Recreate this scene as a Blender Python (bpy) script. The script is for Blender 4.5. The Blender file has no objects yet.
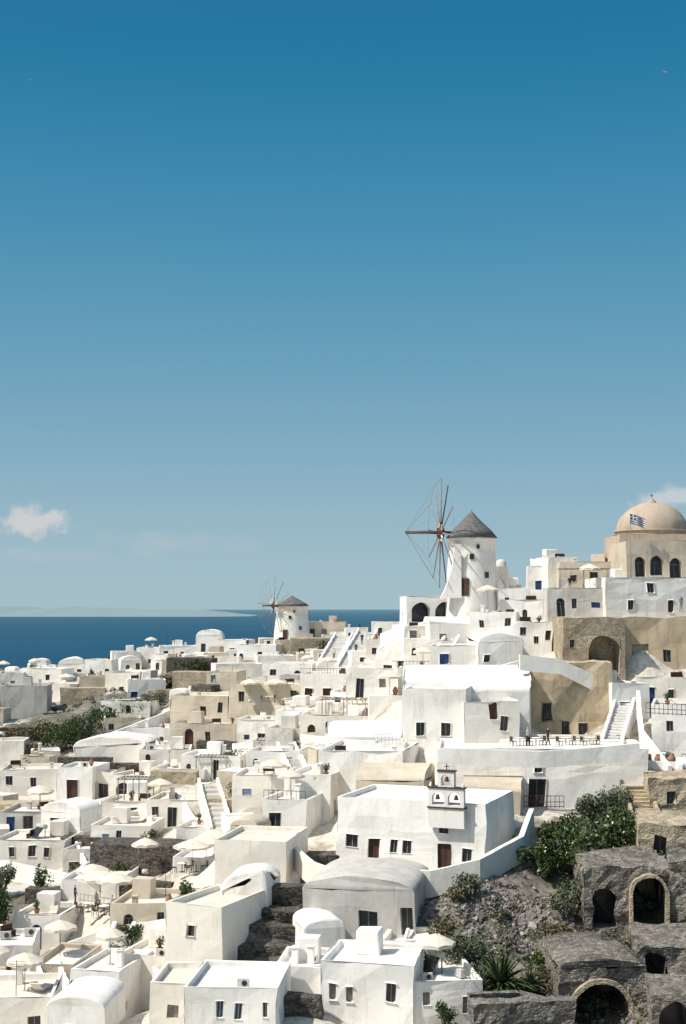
import bpy, bmesh, math, random
import numpy as np
from mathutils import Vector, noise, Matrix
random.seed(7)
scene=bpy.context.scene
EYE=110.0; F=1422.2; PITCH=math.atan(95/F)
# ---------------------------------------------------------------- survey: bearing / elevation / distance -> world
def S(px,py,d):
    X=(px-343)/F; Yv=(512-py)/F
    y=math.cos(PITCH)-Yv*math.sin(PITCH); z=math.sin(PITCH)+Yv*math.cos(PITCH)
    k=d/y
    return Vector((X*k,d,EYE+z*k))
# ---------------------------------------------------------------- materials
def newmat(name):
    m=bpy.data.materials.new(name); m.use_nodes=True
    nt=m.node_tree; bs=nt.nodes['Principled BSDF']
    bs.inputs['Roughness'].default_value=0.9
    bs.inputs['Specular IOR Level'].default_value=0.15
    return m,nt,bs
def N(nt,t,**kw):
    n=nt.nodes.new(t)
    for k,v in kw.items():
        if k.startswith('_'): setattr(n,k[1:],v)
        else: n.inputs[k].default_value=v
    return n
def ramp(nt,fac,stops,interp='LINEAR'):
    r=nt.nodes.new('ShaderNodeValToRGB'); r.color_ramp.interpolation=interp
    e=r.color_ramp.elements
    while len(e)<len(stops): e.new(0.5)
    for el,(p,c) in zip(e,stops):
        el.position=p; el.color=(c[0],c[1],c[2],1)
    nt.links.new(fac,r.inputs[0]); return r.outputs[0]
def mixc(nt,a,b,f,mode='MIX'):
    m=nt.nodes.new('ShaderNodeMix'); m.data_type='RGBA'; m.blend_type=mode
    for s,v in ((m.inputs[6],a),(m.inputs[7],b),(m.inputs[0],f)):
        if hasattr(v,'is_linked') or hasattr(v,'links'): nt.links.new(v,s)
        elif isinstance(v,(int,float)): s.default_value=v
        else: s.default_value=(v[0],v[1],v[2],1)
    return m.outputs[2]
def math_(nt,op,a,b=None,c=None,clamp=False):
    m=nt.nodes.new('ShaderNodeMath'); m.operation=op; m.use_clamp=clamp
    for i,v in enumerate((a,b,c)):
        if v is None: continue
        if isinstance(v,(int,float)): m.inputs[i].default_value=v
        else: nt.links.new(v,m.inputs[i])
    return m.outputs[0]
def noisepos(nt,g,scale,sc=(1,1,1),detail=6.0,rough=.65):
    mp=N(nt,'ShaderNodeMapping'); mp.inputs['Scale'].default_value=sc
    nt.links.new(g.outputs['Position'],mp.inputs[0])
    n=N(nt,'ShaderNodeTexNoise',Scale=scale,Detail=detail,Roughness=rough); nt.links.new(mp.outputs[0],n.inputs[0]); return n.outputs[0]
def plaster(name,c1,c2,stain,rnd=0.10,warm=None,streak=.45,patch=.6):
    m,nt,bs=newmat(name)
    g=nt.nodes.new('ShaderNodeNewGeometry'); oi=nt.nodes.new('ShaderNodeObjectInfo')
    a=ramp(nt,noisepos(nt,g,0.9,(1,1,.35)),[(.3,c2),(.6,c1)])
    if warm:
        wf=ramp(nt,oi.outputs['Random'],[(.5,(0,0,0)),(1,(.9,.9,.9))]); a=mixc(nt,a,warm,wf)
    f=math_(nt,'MULTIPLY',ramp(nt,noisepos(nt,g,.28,(1,1,1),7.0,.72),[(.5,(0,0,0)),(.68,(1,1,1))]),patch)
    b=mixc(nt,a,stain,f)
    sk=ramp(nt,noisepos(nt,g,2.4,(1,1,.10),5.0,.7),[(.55,(0,0,0)),(.72,(1,1,1))])
    b=mixc(nt,b,[x*.72 for x in stain],math_(nt,'MULTIPLY',sk,streak))
    v=math_(nt,'MULTIPLY_ADD',math_(nt,'FRACT',math_(nt,'MULTIPLY',oi.outputs['Random'],5.7)),rnd*1.6,1-rnd*1.2)
    cmb=nt.nodes.new('ShaderNodeCombineColor')
    for i in range(3): nt.links.new(v,cmb.inputs[i])
    nt.links.new(mixc(nt,b,cmb.outputs[0],1.0,'MULTIPLY'),bs.inputs['Base Color'])
    bp=N(nt,'ShaderNodeBump',Strength=.4,Distance=.06)
    nt.links.new(noisepos(nt,g,2.6,(1,1,1),5.0,.6),bp.inputs['Height']); nt.links.new(bp.outputs[0],bs.inputs['Normal'])
    return m
def stonemat(name,cols,mortar,scale=2.2,stretch=1.6,mw=.07,bump=.9,patch=None):
    m,nt,bs=newmat(name)
    g=nt.nodes.new('ShaderNodeNewGeometry')
    wn=N(nt,'ShaderNodeTexNoise',Scale=1.7,Detail=3.0); nt.links.new(g.outputs['Position'],wn.inputs[0])
    va=nt.nodes.new('ShaderNodeVectorMath'); va.operation='MULTIPLY_ADD'; nt.links.new(wn.outputs['Color'],va.inputs[0]); va.inputs[1].default_value=(.5,.5,.5); nt.links.new(g.outputs['Position'],va.inputs[2])
    mp=N(nt,'ShaderNodeMapping'); mp.inputs['Scale'].default_value=(1,1,stretch)
    nt.links.new(va.outputs[0],mp.inputs[0])
    vo=N(nt,'ShaderNodeTexVoronoi',Scale=scale); nt.links.new(mp.outputs[0],vo.inputs['Vector'])
    ve=N(nt,'ShaderNodeTexVoronoi',_feature='DISTANCE_TO_EDGE',Scale=scale); nt.links.new(mp.outputs[0],ve.inputs['Vector'])
    sep=nt.nodes.new('ShaderNodeSeparateColor'); nt.links.new(vo.outputs['Color'],sep.inputs[0])
    k=len(cols); c=ramp(nt,sep.outputs[0],[(i/max(1,k-1),x) for i,x in enumerate(cols)])
    e=ramp(nt,ve.outputs['Distance'],[(.0,(1,1,1)),(mw,(0,0,0))])
    c=mixc(nt,c,mortar,e)
    if patch: c=mixc(nt,c,patch,ramp(nt,noisepos(nt,g,.7,(1,1,1),8.0,.7),[(.5,(0,0,0)),(.64,(.85,.85,.85))]))
    c=mixc(nt,c,ramp(nt,noisepos(nt,g,.45,(1,1,1),8.0,.75),[(.3,(.5,.5,.5)),(.7,(1.3,1.25,1.15))]),.85,'MULTIPLY')
    nt.links.new(c,bs.inputs['Base Color'])
    h=math_(nt,'ADD',math_(nt,'MULTIPLY',ve.outputs['Distance'],1.0),math_(nt,'MULTIPLY',noisepos(nt,g,3,(1,1,1),6.0,.7),.6))
    bp=N(nt,'ShaderNodeBump',Strength=bump,Distance=.14); nt.links.new(h,bp.inputs['Height']); nt.links.new(bp.outputs[0],bs.inputs['Normal'])
    return m
def flat(name,c,rough=.6,spec=.3,var=.25,scale=2):
    m,nt,bs=newmat(name); bs.inputs['Roughness'].default_value=rough; bs.inputs['Specular IOR Level'].default_value=spec
    g=nt.nodes.new('ShaderNodeNewGeometry')
    nt.links.new(ramp(nt,noisepos(nt,g,scale,(1,1,1),4.0,.5),[(.3,[x*(1-var) for x in c]),(.7,[min(1,x*(1+var)) for x in c])]),bs.inputs['Base Color'])
    return m
WHITE=plaster('whitewash',(.87,.845,.80),(.80,.775,.73),(.62,.565,.49),.07,(.79,.735,.645),.45,.6)
ROOF=plaster('roof_plaster',(.84,.80,.74),(.71,.66,.59),(.48,.43,.36),.10,(.68,.61,.51),.0,.8)
DARK=flat('dark_glass_and_shade',(.022,.025,.03),.25,.5)  # window glass; also painted shade inside caves and deep arches
BLUE=flat('blue_paint',(.03,.085,.22),.6)
BROWN=flat('brown_wood',(.07,.035,.025),.6)
STONE=stonemat('dark_dry_stone',[(.05,.045,.045),(.12,.11,.10),(.19,.165,.14),(.09,.085,.085)],(.035,.032,.03),3.2)
CREAM=plaster('cream_plaster',(.64,.56,.45),(.54,.465,.36),(.42,.355,.27))
TAN=plaster('tan_plaster',(.50,.41,.285),(.38,.31,.21),(.25,.20,.14),.1,None,.6,.8)
GREY=plaster('grey_plaster',(.60,.57,.53),(.49,.46,.42),(.35,.32,.28))
ROCK=stonemat('ruin_rock',[(.11,.10,.092),(.19,.175,.16),(.32,.295,.265),(.15,.14,.13)],(.085,.078,.07),3.4,1.5,.07,.9,(.27,.245,.215))
THATCH=flat('thatch',(.15,.145,.14),.95,.05,.45,5)
TREAD=plaster('stair_tread',(.46,.44,.42),(.38,.36,.34),(.3,.28,.26))
CANVAS=flat('canvas',(.68,.61,.50),.9,.1,.08)
METAL=flat('dark_metal',(.07,.035,.03),.6,.3)
PALEBLUE=flat('pale_blue_paint',(.25,.38,.50),.6)
DOMEM=plaster('dome_ochre',(.50,.405,.31),(.42,.34,.26),(.33,.27,.21),.05,None,.4,.8)
GREYWOOD=flat('weathered_wood',(.26,.24,.22),.8)
TSTONE=stonemat('tan_masonry',[(.30,.25,.185),(.42,.35,.26),(.52,.45,.35),(.36,.30,.23)],(.40,.35,.28),3.6,1.7,.05,.7,(.47,.40,.30))
TERRA=flat('terracotta',(.30,.15,.09),.8)
MATS=[WHITE,ROOF,DARK,BLUE,BROWN,STONE,CREAM,TAN,GREY,ROCK,THATCH,TREAD,CANVAS,METAL,PALEBLUE,DOMEM,GREYWOOD,TSTONE,TERRA]
W_,R_,K_,BL,BR,ST,CR,TN,GY,RK,TH,TR,CV,ME,PB,DM,GW,TS,TE=range(19)
# ---------------------------------------------------------------- mesh builder
class B:
    def __init__(s): s.v=[];s.f=[];s.m=[];s.s=[]
    def face(s,pts,m,sm=False):
        i=len(s.v); s.v+= [tuple(p) for p in pts]; s.f.append(list(range(i,i+len(pts)))); s.m.append(m); s.s.append(sm)
    def box(s,x0,x1,y0,y1,z0,z1,m,M=None):
        c=[Vector(p) for p in ((x0,y0,z0),(x1,y0,z0),(x1,y1,z0),(x0,y1,z0),(x0,y0,z1),(x1,y0,z1),(x1,y1,z1),(x0,y1,z1))]
        if M is not None: c=[M@p for p in c]
        for q in ((0,1,5,4),(1,2,6,5),(2,3,7,6),(3,0,4,7),(4,5,6,7),(3,2,1,0)): s.face([c[i] for i in q],m)
    def cyl(s,p,q,r0,r1,n,m,sm=True,cap=True):
        p=Vector(p);q=Vector(q);a=(q-p).normalized()
        t=Vector((1,0,0)) if abs(a.x)<.8 else Vector((0,1,0))
        u=a.cross(t).normalized(); w=a.cross(u)
        A=[p+(u*math.cos(2*math.pi*i/n)+w*math.sin(2*math.pi*i/n))*r0 for i in range(n)]
        C=[q+(u*math.cos(2*math.pi*i/n)+w*math.sin(2*math.pi*i/n))*r1 for i in range(n)]
        for i in range(n):
            j=(i+1)%n; s.face([A[j],A[i],C[i],C[j]],m,sm)
        if cap: s.face(C[::-1],m); s.face(A,m)
    def lathe(s,cx,cy,prof,n,m,sm=True):
        for k in range(len(prof)-1):
            r0,z0=prof[k]; r1,z1=prof[k+1]
            for i in range(n):
                a=2*math.pi*i/n; c=2*math.pi*(i+1)/n
                P=[(cx+r0*math.cos(a),cy+r0*math.sin(a),z0),(cx+r0*math.cos(c),cy+r0*math.sin(c),z0),(cx+r1*math.cos(c),cy+r1*math.sin(c),z1),(cx+r1*math.cos(a),cy+r1*math.sin(a),z1)]
                if r1<1e-4: P=P[:3]
                elif r0<1e-4: P=[P[0],P[2],P[3]]
                s.face(P,m,sm)
    def wall(s,P0,U,W,z0,z1,ops,m,sub=0,rec=.22,pane=True,frame=True):
        P0=Vector(P0);U=Vector(U);Nn=Vector((U.y,-U.x))
        def pt(u,z,dep=0):
            q=P0+U*u-Nn*dep; return (q.x,q.y,z)
        xs={0,W};zs={z0,z1}
        for o in ops: xs|={o[0],o[1]}; zs|={o[2],o[3]}
        xs=sorted(xs);zs=sorted(zs)
        if sub:
            def fill(a):
                r=[]
                for p,q in zip(a[:-1],a[1:]):
                    k=max(1,int((q-p)/sub)); r+=[p+(q-p)*i/k for i in range(k)]
                return r+[a[-1]]
            xs=fill(xs);zs=fill(zs)
        for i in range(len(xs)-1):
            for j in range(len(zs)-1):
                cu=(xs[i]+xs[i+1])/2;cz=(zs[j]+zs[j+1])/2
                if any(o[0]<cu<o[1] and o[2]<cz<o[3] for o in ops): continue
                s.face([pt(xs[i],zs[j]),pt(xs[i+1],zs[j]),pt(xs[i+1],zs[j+1]),pt(xs[i],zs[j+1])],m)
        for o in ops:
            u0,u1,a0,a1,kind,pm=o[:6]; rc=o[6] if len(o)>6 else rec
            if kind=='a':
                r=(u1-u0)/2; um=(u0+u1)/2; rz=min(r,(a1-a0)*.6); zs_=a1-rz; n=6
                right=[(um+r*math.cos(math.pi/2*i/n),zs_+rz*math.sin(math.pi/2*i/n)) for i in range(n+1)]
                left=[(um-r*math.sin(math.pi/2*i/n),zs_+rz*math.cos(math.pi/2*i/n)) for i in range(n+1)]
                s.face([pt(*q) for q in ([(u1,a1)]+right[::-1])],m)
                s.face([pt(*q) for q in ([(u0,a1)]+left[::-1])],m)
                out=[(u0,a0),(u1,a0)]+right+left[1:]
            else: out=[(u0,a0),(u1,a0),(u1,a1),(u0,a1)]
            for i in range(len(out)):
                p=out[i];q=out[(i+1)%len(out)]
                s.face([pt(*p),pt(*p,rc),pt(*q,rc),pt(*q)],m)
            if pane:
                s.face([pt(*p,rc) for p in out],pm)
                if frame and kind!='c' and (u1-u0)<2.0 and pm not in (TN,TS,RK) and m!=RK:
                    fm=o[7] if len(o)>7 else (GW if pm==K_ else pm)
                    t=.045; d=rc-.04; um=(u0+u1)/2
                    top=a1 if kind!='a' else a1-(u1-u0)/2
                    for (x0,x1,y0,y1) in ((u0,u0+t,a0,top),(u1-t,u1,a0,top),(um-t/2,um+t/2,a0,top),(u0+t,um-t/2,top-t,top),(um+t/2,u1-t,top-t,top)):
                        s.face([pt(x0,y0,d),pt(x1,y0,d),pt(x1,y1,d),pt(x0,y1,d)],fm)
    def make(s,name,loc=(0,0,0),yaw=0,amp=.0,freq=.5,bevel=0,merge=True,link=True):
        me=bpy.data.meshes.new(name)
        vs=s.v
        if amp:
            sd=Vector((loc[0],loc[1],loc[2]))*.37
            a2=amp*.45 if amp>.2 else 0
            vs=[tuple(Vector(v)+noise.noise_vector(Vector(v)*freq+sd)*amp+(noise.noise_vector(Vector(v)*freq*3.3+sd)*a2 if a2 else Vector())) for v in vs]
        me.from_pydata(vs,[],s.f)
        used=sorted(set(s.m)); mp={u:i for i,u in enumerate(used)}
        for u in used: me.materials.append(MATS[u])
        me.polygons.foreach_set('material_index',[mp[x] for x in s.m]); me.polygons.foreach_set('use_smooth',s.s)
        if merge:
            bm=bmesh.new(); bm.from_mesh(me); bmesh.ops.remove_doubles(bm,verts=bm.verts,dist=.001); bm.to_mesh(me); bm.free()
        me.update()
        if not link: return me
        ob=bpy.data.objects.new(name,me); ob.location=loc; ob.rotation_euler=(0,0,yaw)
        scene.collection.objects.link(ob)
        if bevel:
            md=ob.modifiers.new('bevel','BEVEL'); md.width=bevel; md.segments=2; md.limit_method='ANGLE'; md.angle_limit=.7
        return ob
ctrl=[]; foot=[]; roofs=[]
def auto_ops(W,H,n,rng):
    ops=[];u=.5+rng.random()*.7
    for i in range(n):
        isd=(rng.random()<.35 and H>2.4)
        w=rng.choice([.55,.7,.8,.9])
        if u+w>W-.35: break
        pm=rng.choice([K_,K_,K_,K_,BR,BR,GW,K_,BL,PB,K_])
        kind='a' if rng.random()<.25 else 'w'
        if isd: ops.append((u,u+w+.15,.05,min(2.1,H-.5),kind,pm)); w+=.15
        else:
            z=min(1.0,H*.35)+rng.uniform(-.1,.3); top=min(z+rng.choice([.6,.8,1.1]),H-.5)
            if top-z>.35: ops.append((u,u+w,z,top,kind,pm))
        u+=w+rng.uniform(.6,3.0)
    return ops
def ext_stairs(b,W,h,m,rng,top):
    n=max(4,int(h/.22));L=min(W-.1,n*.30);sd=rng.choice([-1,1]);x0=-sd*L/2
    for i in range(n):
        xa=x0+sd*L*i/n;xb=x0+sd*L*(i+1)/n
        b.box(min(xa,xb),max(xa,xb),-.85,-.02,-2,top*(i+1)/n,m)
def house_mesh(W,dp,h,ops,rops,lops,roof,m,below=4,sub=0,rise=None,rm=None,rng=random,rec=.22,chim=True):
    b=B(); hw=W/2
    b.wall((-hw,0),(1,0),W,-below,h,ops,m,sub,rec)
    b.wall((hw,0),(0,1),dp,-below,h,rops,m,sub,rec)
    b.wall((hw,dp),(-1,0),W,-below,h,[],m,sub)
    b.wall((-hw,dp),(0,-1),dp,-below,h,lops,m,sub,rec)
    if rm is None: rm=R_ if m in (W_,CR,GY) else m
    if roof=='flat':
        t=.22; pz=h-.38
        A=[(-hw,0),(hw,0),(hw,dp),(-hw,dp)]; C=[(-hw+t,t),(hw-t,t),(hw-t,dp-t),(-hw+t,dp-t)]
        for i in range(4):
            j=(i+1)%4
            b.face([(*A[i],h),(*A[j],h),(*C[j],h),(*C[i],h)],m)
            b.face([(*C[i],h),(*C[j],h),(*C[j],pz),(*C[i],pz)],m)
        b.face([(*C[k],pz) for k in range(4)],rm)
        if chim and W>3:
            for _ in range(rng.choice([0,0,1,1,2])):
                cx=rng.uniform(-hw+.8,hw-.8);cy=rng.uniform(.8,max(.9,dp-.8));ch=rng.uniform(.3,.9)
                b.box(cx-.2,cx+.2,cy-.2,cy+.2,pz,h+ch,m); b.box(cx-.27,cx+.27,cy-.27,cy+.27,h+ch,h+ch+.09,m)
            if rng.random()<.3:
                cx=rng.uniform(-hw+.6,hw-2.0);cy=max(.8,dp-2.4)
                b.box(cx,cx+1.5,cy,cy+1.6,pz,h+1.1,m)
    elif roof in('vault','vaultx'):
        n=12; r=rise or min(1.3,(W if roof=='vault' else dp)*.24)
        if roof=='vault':
            P=[(hw*math.cos(math.pi*i/n),h+r*math.sin(math.pi*i/n)) for i in range(n+1)]
            for i in range(n): b.face([(P[i][0],0,P[i][1]),(P[i][0],dp,P[i][1]),(P[i+1][0],dp,P[i+1][1]),(P[i+1][0],0,P[i+1][1])],rm if rm!=R_ else m,True)
            b.face([(x,0,z) for x,z in P],m); b.face([(x,dp,z) for x,z in P[::-1]],m)
        else:
            P=[(dp/2-dp/2*math.cos(math.pi*i/n),h+r*math.sin(math.pi*i/n)) for i in range(n+1)]
            for i in range(n): b.face([(-hw,P[i][0],P[i][1]),(hw,P[i][0],P[i][1]),(hw,P[i+1][0],P[i+1][1]),(-hw,P[i+1][0],P[i+1][1])],rm if rm!=R_ else m,True)
            b.face([(hw,y,z) for y,z in P],m); b.face([(-hw,y,z) for y,z in P[::-1]],m)
    elif roof=='dome':
        b.face([(-hw,0,h),(hw,0,h),(hw,dp,h),(-hw,dp,h)],rm)
        r=min(hw,dp/2)*.86; k=8
        b.lathe(0,dp/2,[(r*1.02,h),(r*1.02,h+.3)]+[(r*math.cos(math.pi/2*i/k),h+.3+r*.85*math.sin(math.pi/2*i/k)) for i in range(k)]+[(0,h+.3+r*.85)],20,m)
    elif roof=='plain':
        if sub and m in (RK,TS,ST,TN):
            nx_=max(1,int(W/max(sub,.5)));ny_=max(1,int(dp/max(sub,.5)))
            for i in range(nx_):
                for j in range(ny_): b.face([(-hw+W*i/nx_,dp*j/ny_,h),(-hw+W*(i+1)/nx_,dp*j/ny_,h),(-hw+W*(i+1)/nx_,dp*(j+1)/ny_,h),(-hw+W*i/nx_,dp*(j+1)/ny_,h)],rm)
        else: b.face([(-hw,0,h),(hw,0,h),(hw,dp,h),(-hw,dp,h)],rm)
    return b
def H(x0,x1,yt,yb,d,dp=6,yaw=0,roof='flat',m=W_,ops=None,rops=None,lops=None,name='white_house',amp=.16,sub=1.5,n=None,below=4,rise=None,rm=None,rec=.22,bevel=.14,chim=True,freq=.5):
    rng=random.Random(int(x0*31+yb*7+d))
    P=S((x0+x1)/2,yb,d); k=d/F; y=math.radians(yaw)
    W=(x1-x0)*k/math.cos(y); h=(yb-yt)*k
    o2=[]
    if ops is None: o2=auto_ops(W,h,(n if n is not None else (1+int(W/2.6))),rng)
    else:
        for o in ops:
            u0=(o[0]-x0)/(x1-x0)*W;u1=(o[1]-x0)/(x1-x0)*W
            o2.append((max(u0,.05),min(u1,W-.05),max((yb-o[3])*k,-below+.1),min((yb-o[2])*k,h-.08))+tuple(o[4:]))
    if rops is None: rops=auto_ops(dp,h,1,rng) if (n!=0 and rng.random()<.5) else []
    if lops is None: lops=auto_ops(dp,h,1,rng) if (n!=0 and rng.random()<.5) else []
    if name=='white_house' and m in(CR,GY): name='cream_house' if m==CR else 'grey_house'
    ob=house_mesh(W,dp,h,o2,rops,lops,roof,m,below,sub,rise,rm,rng,rec,chim).make(name,P,y,amp,freq,bevel)
    ctrl.append((P.x,P.y-.3,P.z-EYE-.1))
    c=P+Vector((-math.sin(y),math.cos(y),0))*dp*.5
    ctrl.append((c.x,c.y,P.z-EYE+min(h*.4,1.0)))
    foot.append((c.x,c.y,.5*max(W,dp)+.4))
    if roof=='flat' and W>3 and chim: roofs.append((P,y,W,dp,h-.38))
    return ob
D='w';A='a'
# ================================================================= far ridge (left)
H(-20,22,673,692,262,6,10); H(20,62,669,686,268,6,-12,n=3); H(58,84,664,680,285,5,5,'vault')
H(84,112,660,680,276,6,-10); H(112,140,652,674,280,6,12,n=2); H(136,162,648,668,286,6,-5); H(150,185,655,674,262,6,-15)
H(196,222,636,654,292,6,0,'vault'); H(214,246,640,658,284,6,-15); H(160,196,646,660,284,6,8)
H(40,78,684,703,246,6,-8,n=3); H(80,112,678,700,244,6,14,m=CR); H(104,140,672,700,236,7,-18); H(128,165,680,704,230,6,10)
H(0,46,686,728,228,6,4,'flat',GY,n=1,name='stone_house'); H(60,104,688,706,236,2,0,'plain',TS,[],name='stone_wall')
H(166,214,658,672,240,3,-8,'plain',ST,[],name='stone_wall'); H(172,230,672,690,228,3,-8,'plain',TS,[],name='stone_wall')
H(216,262,664,690,226,6,12,n=2); H(236,276,645,664,250,6,-8); H(258,296,656,676,238,6,10)
H(306,345,622,640,272,6,-4,n=3,m=CR); H(290,340,638,652,252,3,0,'plain',TS,[],name='stone_wall'); H(300,340,650,668,238,5,0,n=1)
H(345,368,628,642,262,5,0,n=1)
H(372,400,622,640,240,5,0)
# ================================================================= cream block, centre-left
H(170,228,696,727,192,7,-12,m=CR,ops=[(217,222,703,713,D,K_),(200,206,706,716,D,BR)],rops=[])
H(228,304,684,724,190,8,-14,m=CR,ops=[(290,297,690,700,D,K_),(238,244,692,702,D,K_)],name='cream_house')
H(206,236,672,690,206,6,-10,m=CR,n=1,name='cream_house')
H(262,312,664,684,205,7,-8,n=3); H(170,235,724,760,176,7,-8,m=CR,ops=[(184,193,729,748,A,BR),(205,210,732,742,D,K_)],name='cream_house')
H(236,300,720,748,172,6,-10,n=3); H(282,330,700,730,176,6,-15,n=2)
H(300,352,674,704,186,7,-8,n=2); H(345,392,690,716,168,6,6,n=2); H(316,350,668,684,200,6,0,'vault')
H(366,402,640,664,184,6,-5,ops=[(372,377,648,654,D,K_),(384,389,648,654,D,K_),(392,396,648,655,D,BR)])
H(352,372,652,668,190,4,8)
H(395,432,642,672,164,7,8,n=2); H(398,440,668,700,150,6,-5,n=1); H(360,400,664,690,172,6,-8,n=2)
H(346,400,668,698,156,6,-9,n=3); H(376,430,650,678,158,6,-6,n=2); H(404,452,640,662,156,5,-8,n=2); H(330,362,692,716,160,5,-10,n=1)
# ================================================================= windmill shoulder
H(407,458,596,624,166,6,6,ops=[(412,430,602,622,A,K_,1.6),(435,455,602,622,A,K_,1.6)],name='arcade_building',chim=False)
H(456,500,594,618,166,6,-6,n=2,chim=False); H(498,530,588,612,165,6,5,n=2); H(430,474,624,648,158,6,4,'vaultx',n=1,rise=.8)
H(470,516,612,640,156,7,-10,ops=[(505,511,618,626,D,K_),(480,485,620,628,D,K_)]); H(500,548,600,628,158,7,-12,n=2)
H(512,552,622,656,150,7,-8,ops=[(520,526,628,636,D,K_),(534,539,636,644,D,K_),(545,550,630,640,D,BR)])
H(430,482,646,676,148,7,-6,n=1); H(478,524,642,672,147,6,6,'vault',n=1,rise=.9); H(404,436,626,648,162,6,10,n=1)
H(528,562,566,600,170,7,-6,n=2); H(548,578,557,590,168,7,10,n=1); H(560,618,562,592,162,8,-5,m=CR,n=3,name='cream_house')
H(496,509,566,590,172,4,0,'dome',GY,n=0,name='small_dome_chapel')
# ================================================================= church + buildings on the right crest
H(548,612,588,618,150,7,-4,m=GY,n=4,name='grey_terrace_house'); H(606,712,578,622,149,9,5,ops=[(648,655,583,592,D,K_),(628,634,600,610,D,K_),(668,674,600,612,D,BR)])
H(626,710,541,580,154,7,3,ops=[(634,645,557,577,A,K_,.8),(650,664,555,575,A,K_,.8),(670,682,558,578,A,K_,.8)],m=CR)
H(564,626,618,692,145,8,4,'plain',TS,[(588,621,636,673,A,TS,2.2),(570,575,640,648,D,K_)],name='stone_arch_building',amp=.2,sub=.8)
H(626,715,618,678,147,9,-3,'plain',TN,[(633,649,644,664,D,GW),(664,672,650,662,D,K_)],name='tan_building',amp=.2,sub=1)
H(640,720,678,712,140,7,-8,ops=[(646,656,688,711,D,BL),(668,674,690,700,D,K_)]); H(655,730,706,765,128,9,-14,ops=[(668,675,722,732,D,K_)])
H(612,650,684,720,138,7,10,n=1)
H(521,612,664,738,139,9,-7,'plain',TN,[(543,553,704,722,D,K_,.6),(561,569,722,737,D,K_,.4),(578,586,723,737,D,K_,.4)],name='tan_ruined_house',amp=.25,sub=.7)
# ================================================================= main white house
H(403,466,690,748,132,10,-10,ops=[(416,424,723,736,D,K_),(441,450,723,736,D,K_)],chim=False)
H(464,520,702,748,131,7,4,ops=[(489,497,703,720,D,BR),(500,508,716,730,D,K_)],chim=False)
H(404,530,692,700,137,9,-3,'vaultx',n=0,rise=2.4)
H(536,640,738,752,134,3,0,n=0,chim=False,name='terrace')
H(440,646,750,808,122,9,-5,ops=[(529,546,779,808,D,K_,.4),(534,542,766,773,D,K_)],rops=[],chim=False,name='retaining_house')
H(338,482,802,872,110,8,-22,ops=[(347,358,839,852,D,K_),(368,380,841,871,D,BR),(391,398,842,855,D,K_),(403,411,842,855,D,K_),(438,448,820,833,D,K_),(436,450,843,870,D,BR),(460,469,846,859,D,K_)],rops=[],lops=[],chim=False,name='church_house')
H(356,424,782,806,120,6,-12,'vaultx',CR,[],name='vaulted_roof_house',rise=1.2,rm=CR); H(462,520,792,812,118,6,-10,'vaultx',CR,[],name='vaulted_roof_house',rise=.9,rm=CR)
H(318,402,752,806,124,9,-12,ops=[(372,378,776,784,D,K_)],rops=[]); H(284,330,776,826,122,8,-14,n=1); H(326,400,738,764,134,7,-8,'vaultx',n=0,rise=1.2)
H(246,300,752,776,142,6,-8,n=2); H(300,372,716,742,150,6,-6,n=2); H(372,404,744,772,130,6,-8,n=1)
H(262,306,800,838,118,6,-16,n=1); H(232,284,776,806,132,6,-8,n=2)
# foreground centre
H(304,414,892,954,100,8,-10,'vault',GY,[(359,377,912,953,D,K_,.35),(400,412,908,934,D,K_,.35)],name='vaulted_house',rise=.9,bevel=.15)
H(322,412,966,1030,88,6,-10,ops=[(330,337,986,1002,D,GW),(347,354,988,1004,D,GW),(385,395,984,1002,D,K_)],m=W_); H(412,482,982,1026,88,6,8,ops=[(424,431,992,1004,D,GW),(462,470,998,1014,D,GW)])
H(276,326,968,1000,90,5,-6,n=0); H(184,276,990,1050,84,6,-6,ops=[(216,223,1004,1020,D,K_,.2,PB),(234,241,1006,1021,D,K_,.2,PB),(262,267,1004,1018,D,K_)])
H(164,222,908,1002,97,7,-24,ops=[(186,194,928,940,D,K_)],chim=False); H(214,286,842,908,108,7,-12,ops=[(222,238,884,906,A,W_,.6)],chim=False); H(222,268,886,926,102,4,-10,'vault',n=0)
H(304,346,930,958,97,4,14,'vault',n=0); H(404,440,940,962,96,4,-5,n=0)
# left foreground
H(12,60,916,960,116,5,-10,ops=[(32,42,925,950,A,BL)]); H(-30,30,948,990,108,6,6,n=2); H(30,74,965,1004,104,6,-10,n=1,m=CR)
H(68,120,972,1030,96,6,-14,ops=[(90,97,990,1004,D,K_)]); H(116,170,958,1012,99,6,-16,n=1); H(150,190,985,1040,90,5,-5,n=1); H(-30,50,1000,1050,92,6,4,n=2,m=W_); H(46,104,1008,1050,88,5,-6,'vault',n=1,rise=.6)
H(-10,64,842,888,136,7,-6,ops=[(28,36,846,858,D,K_),(44,49,848,858,D,K_),(8,14,848,858,D,K_)]); H(62,92,850,884,134,6,-14,n=1,m=GY)
H(88,176,846,880,128,4,-10,'plain',ST,[],name='stone_terrace_wall'); H(90,150,826,848,138,6,-6,n=2); H(0,60,812,836,146,6,-4,n=2,m=GY)
H(172,222,858,872,122,5,-8,n=0,chim=False,name='terrace'); H(60,120,880,900,122,8,-6,n=0,chim=False,name='terrace'); H(110,200,905,935,110,6,-8,n=2,m=CR)
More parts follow.
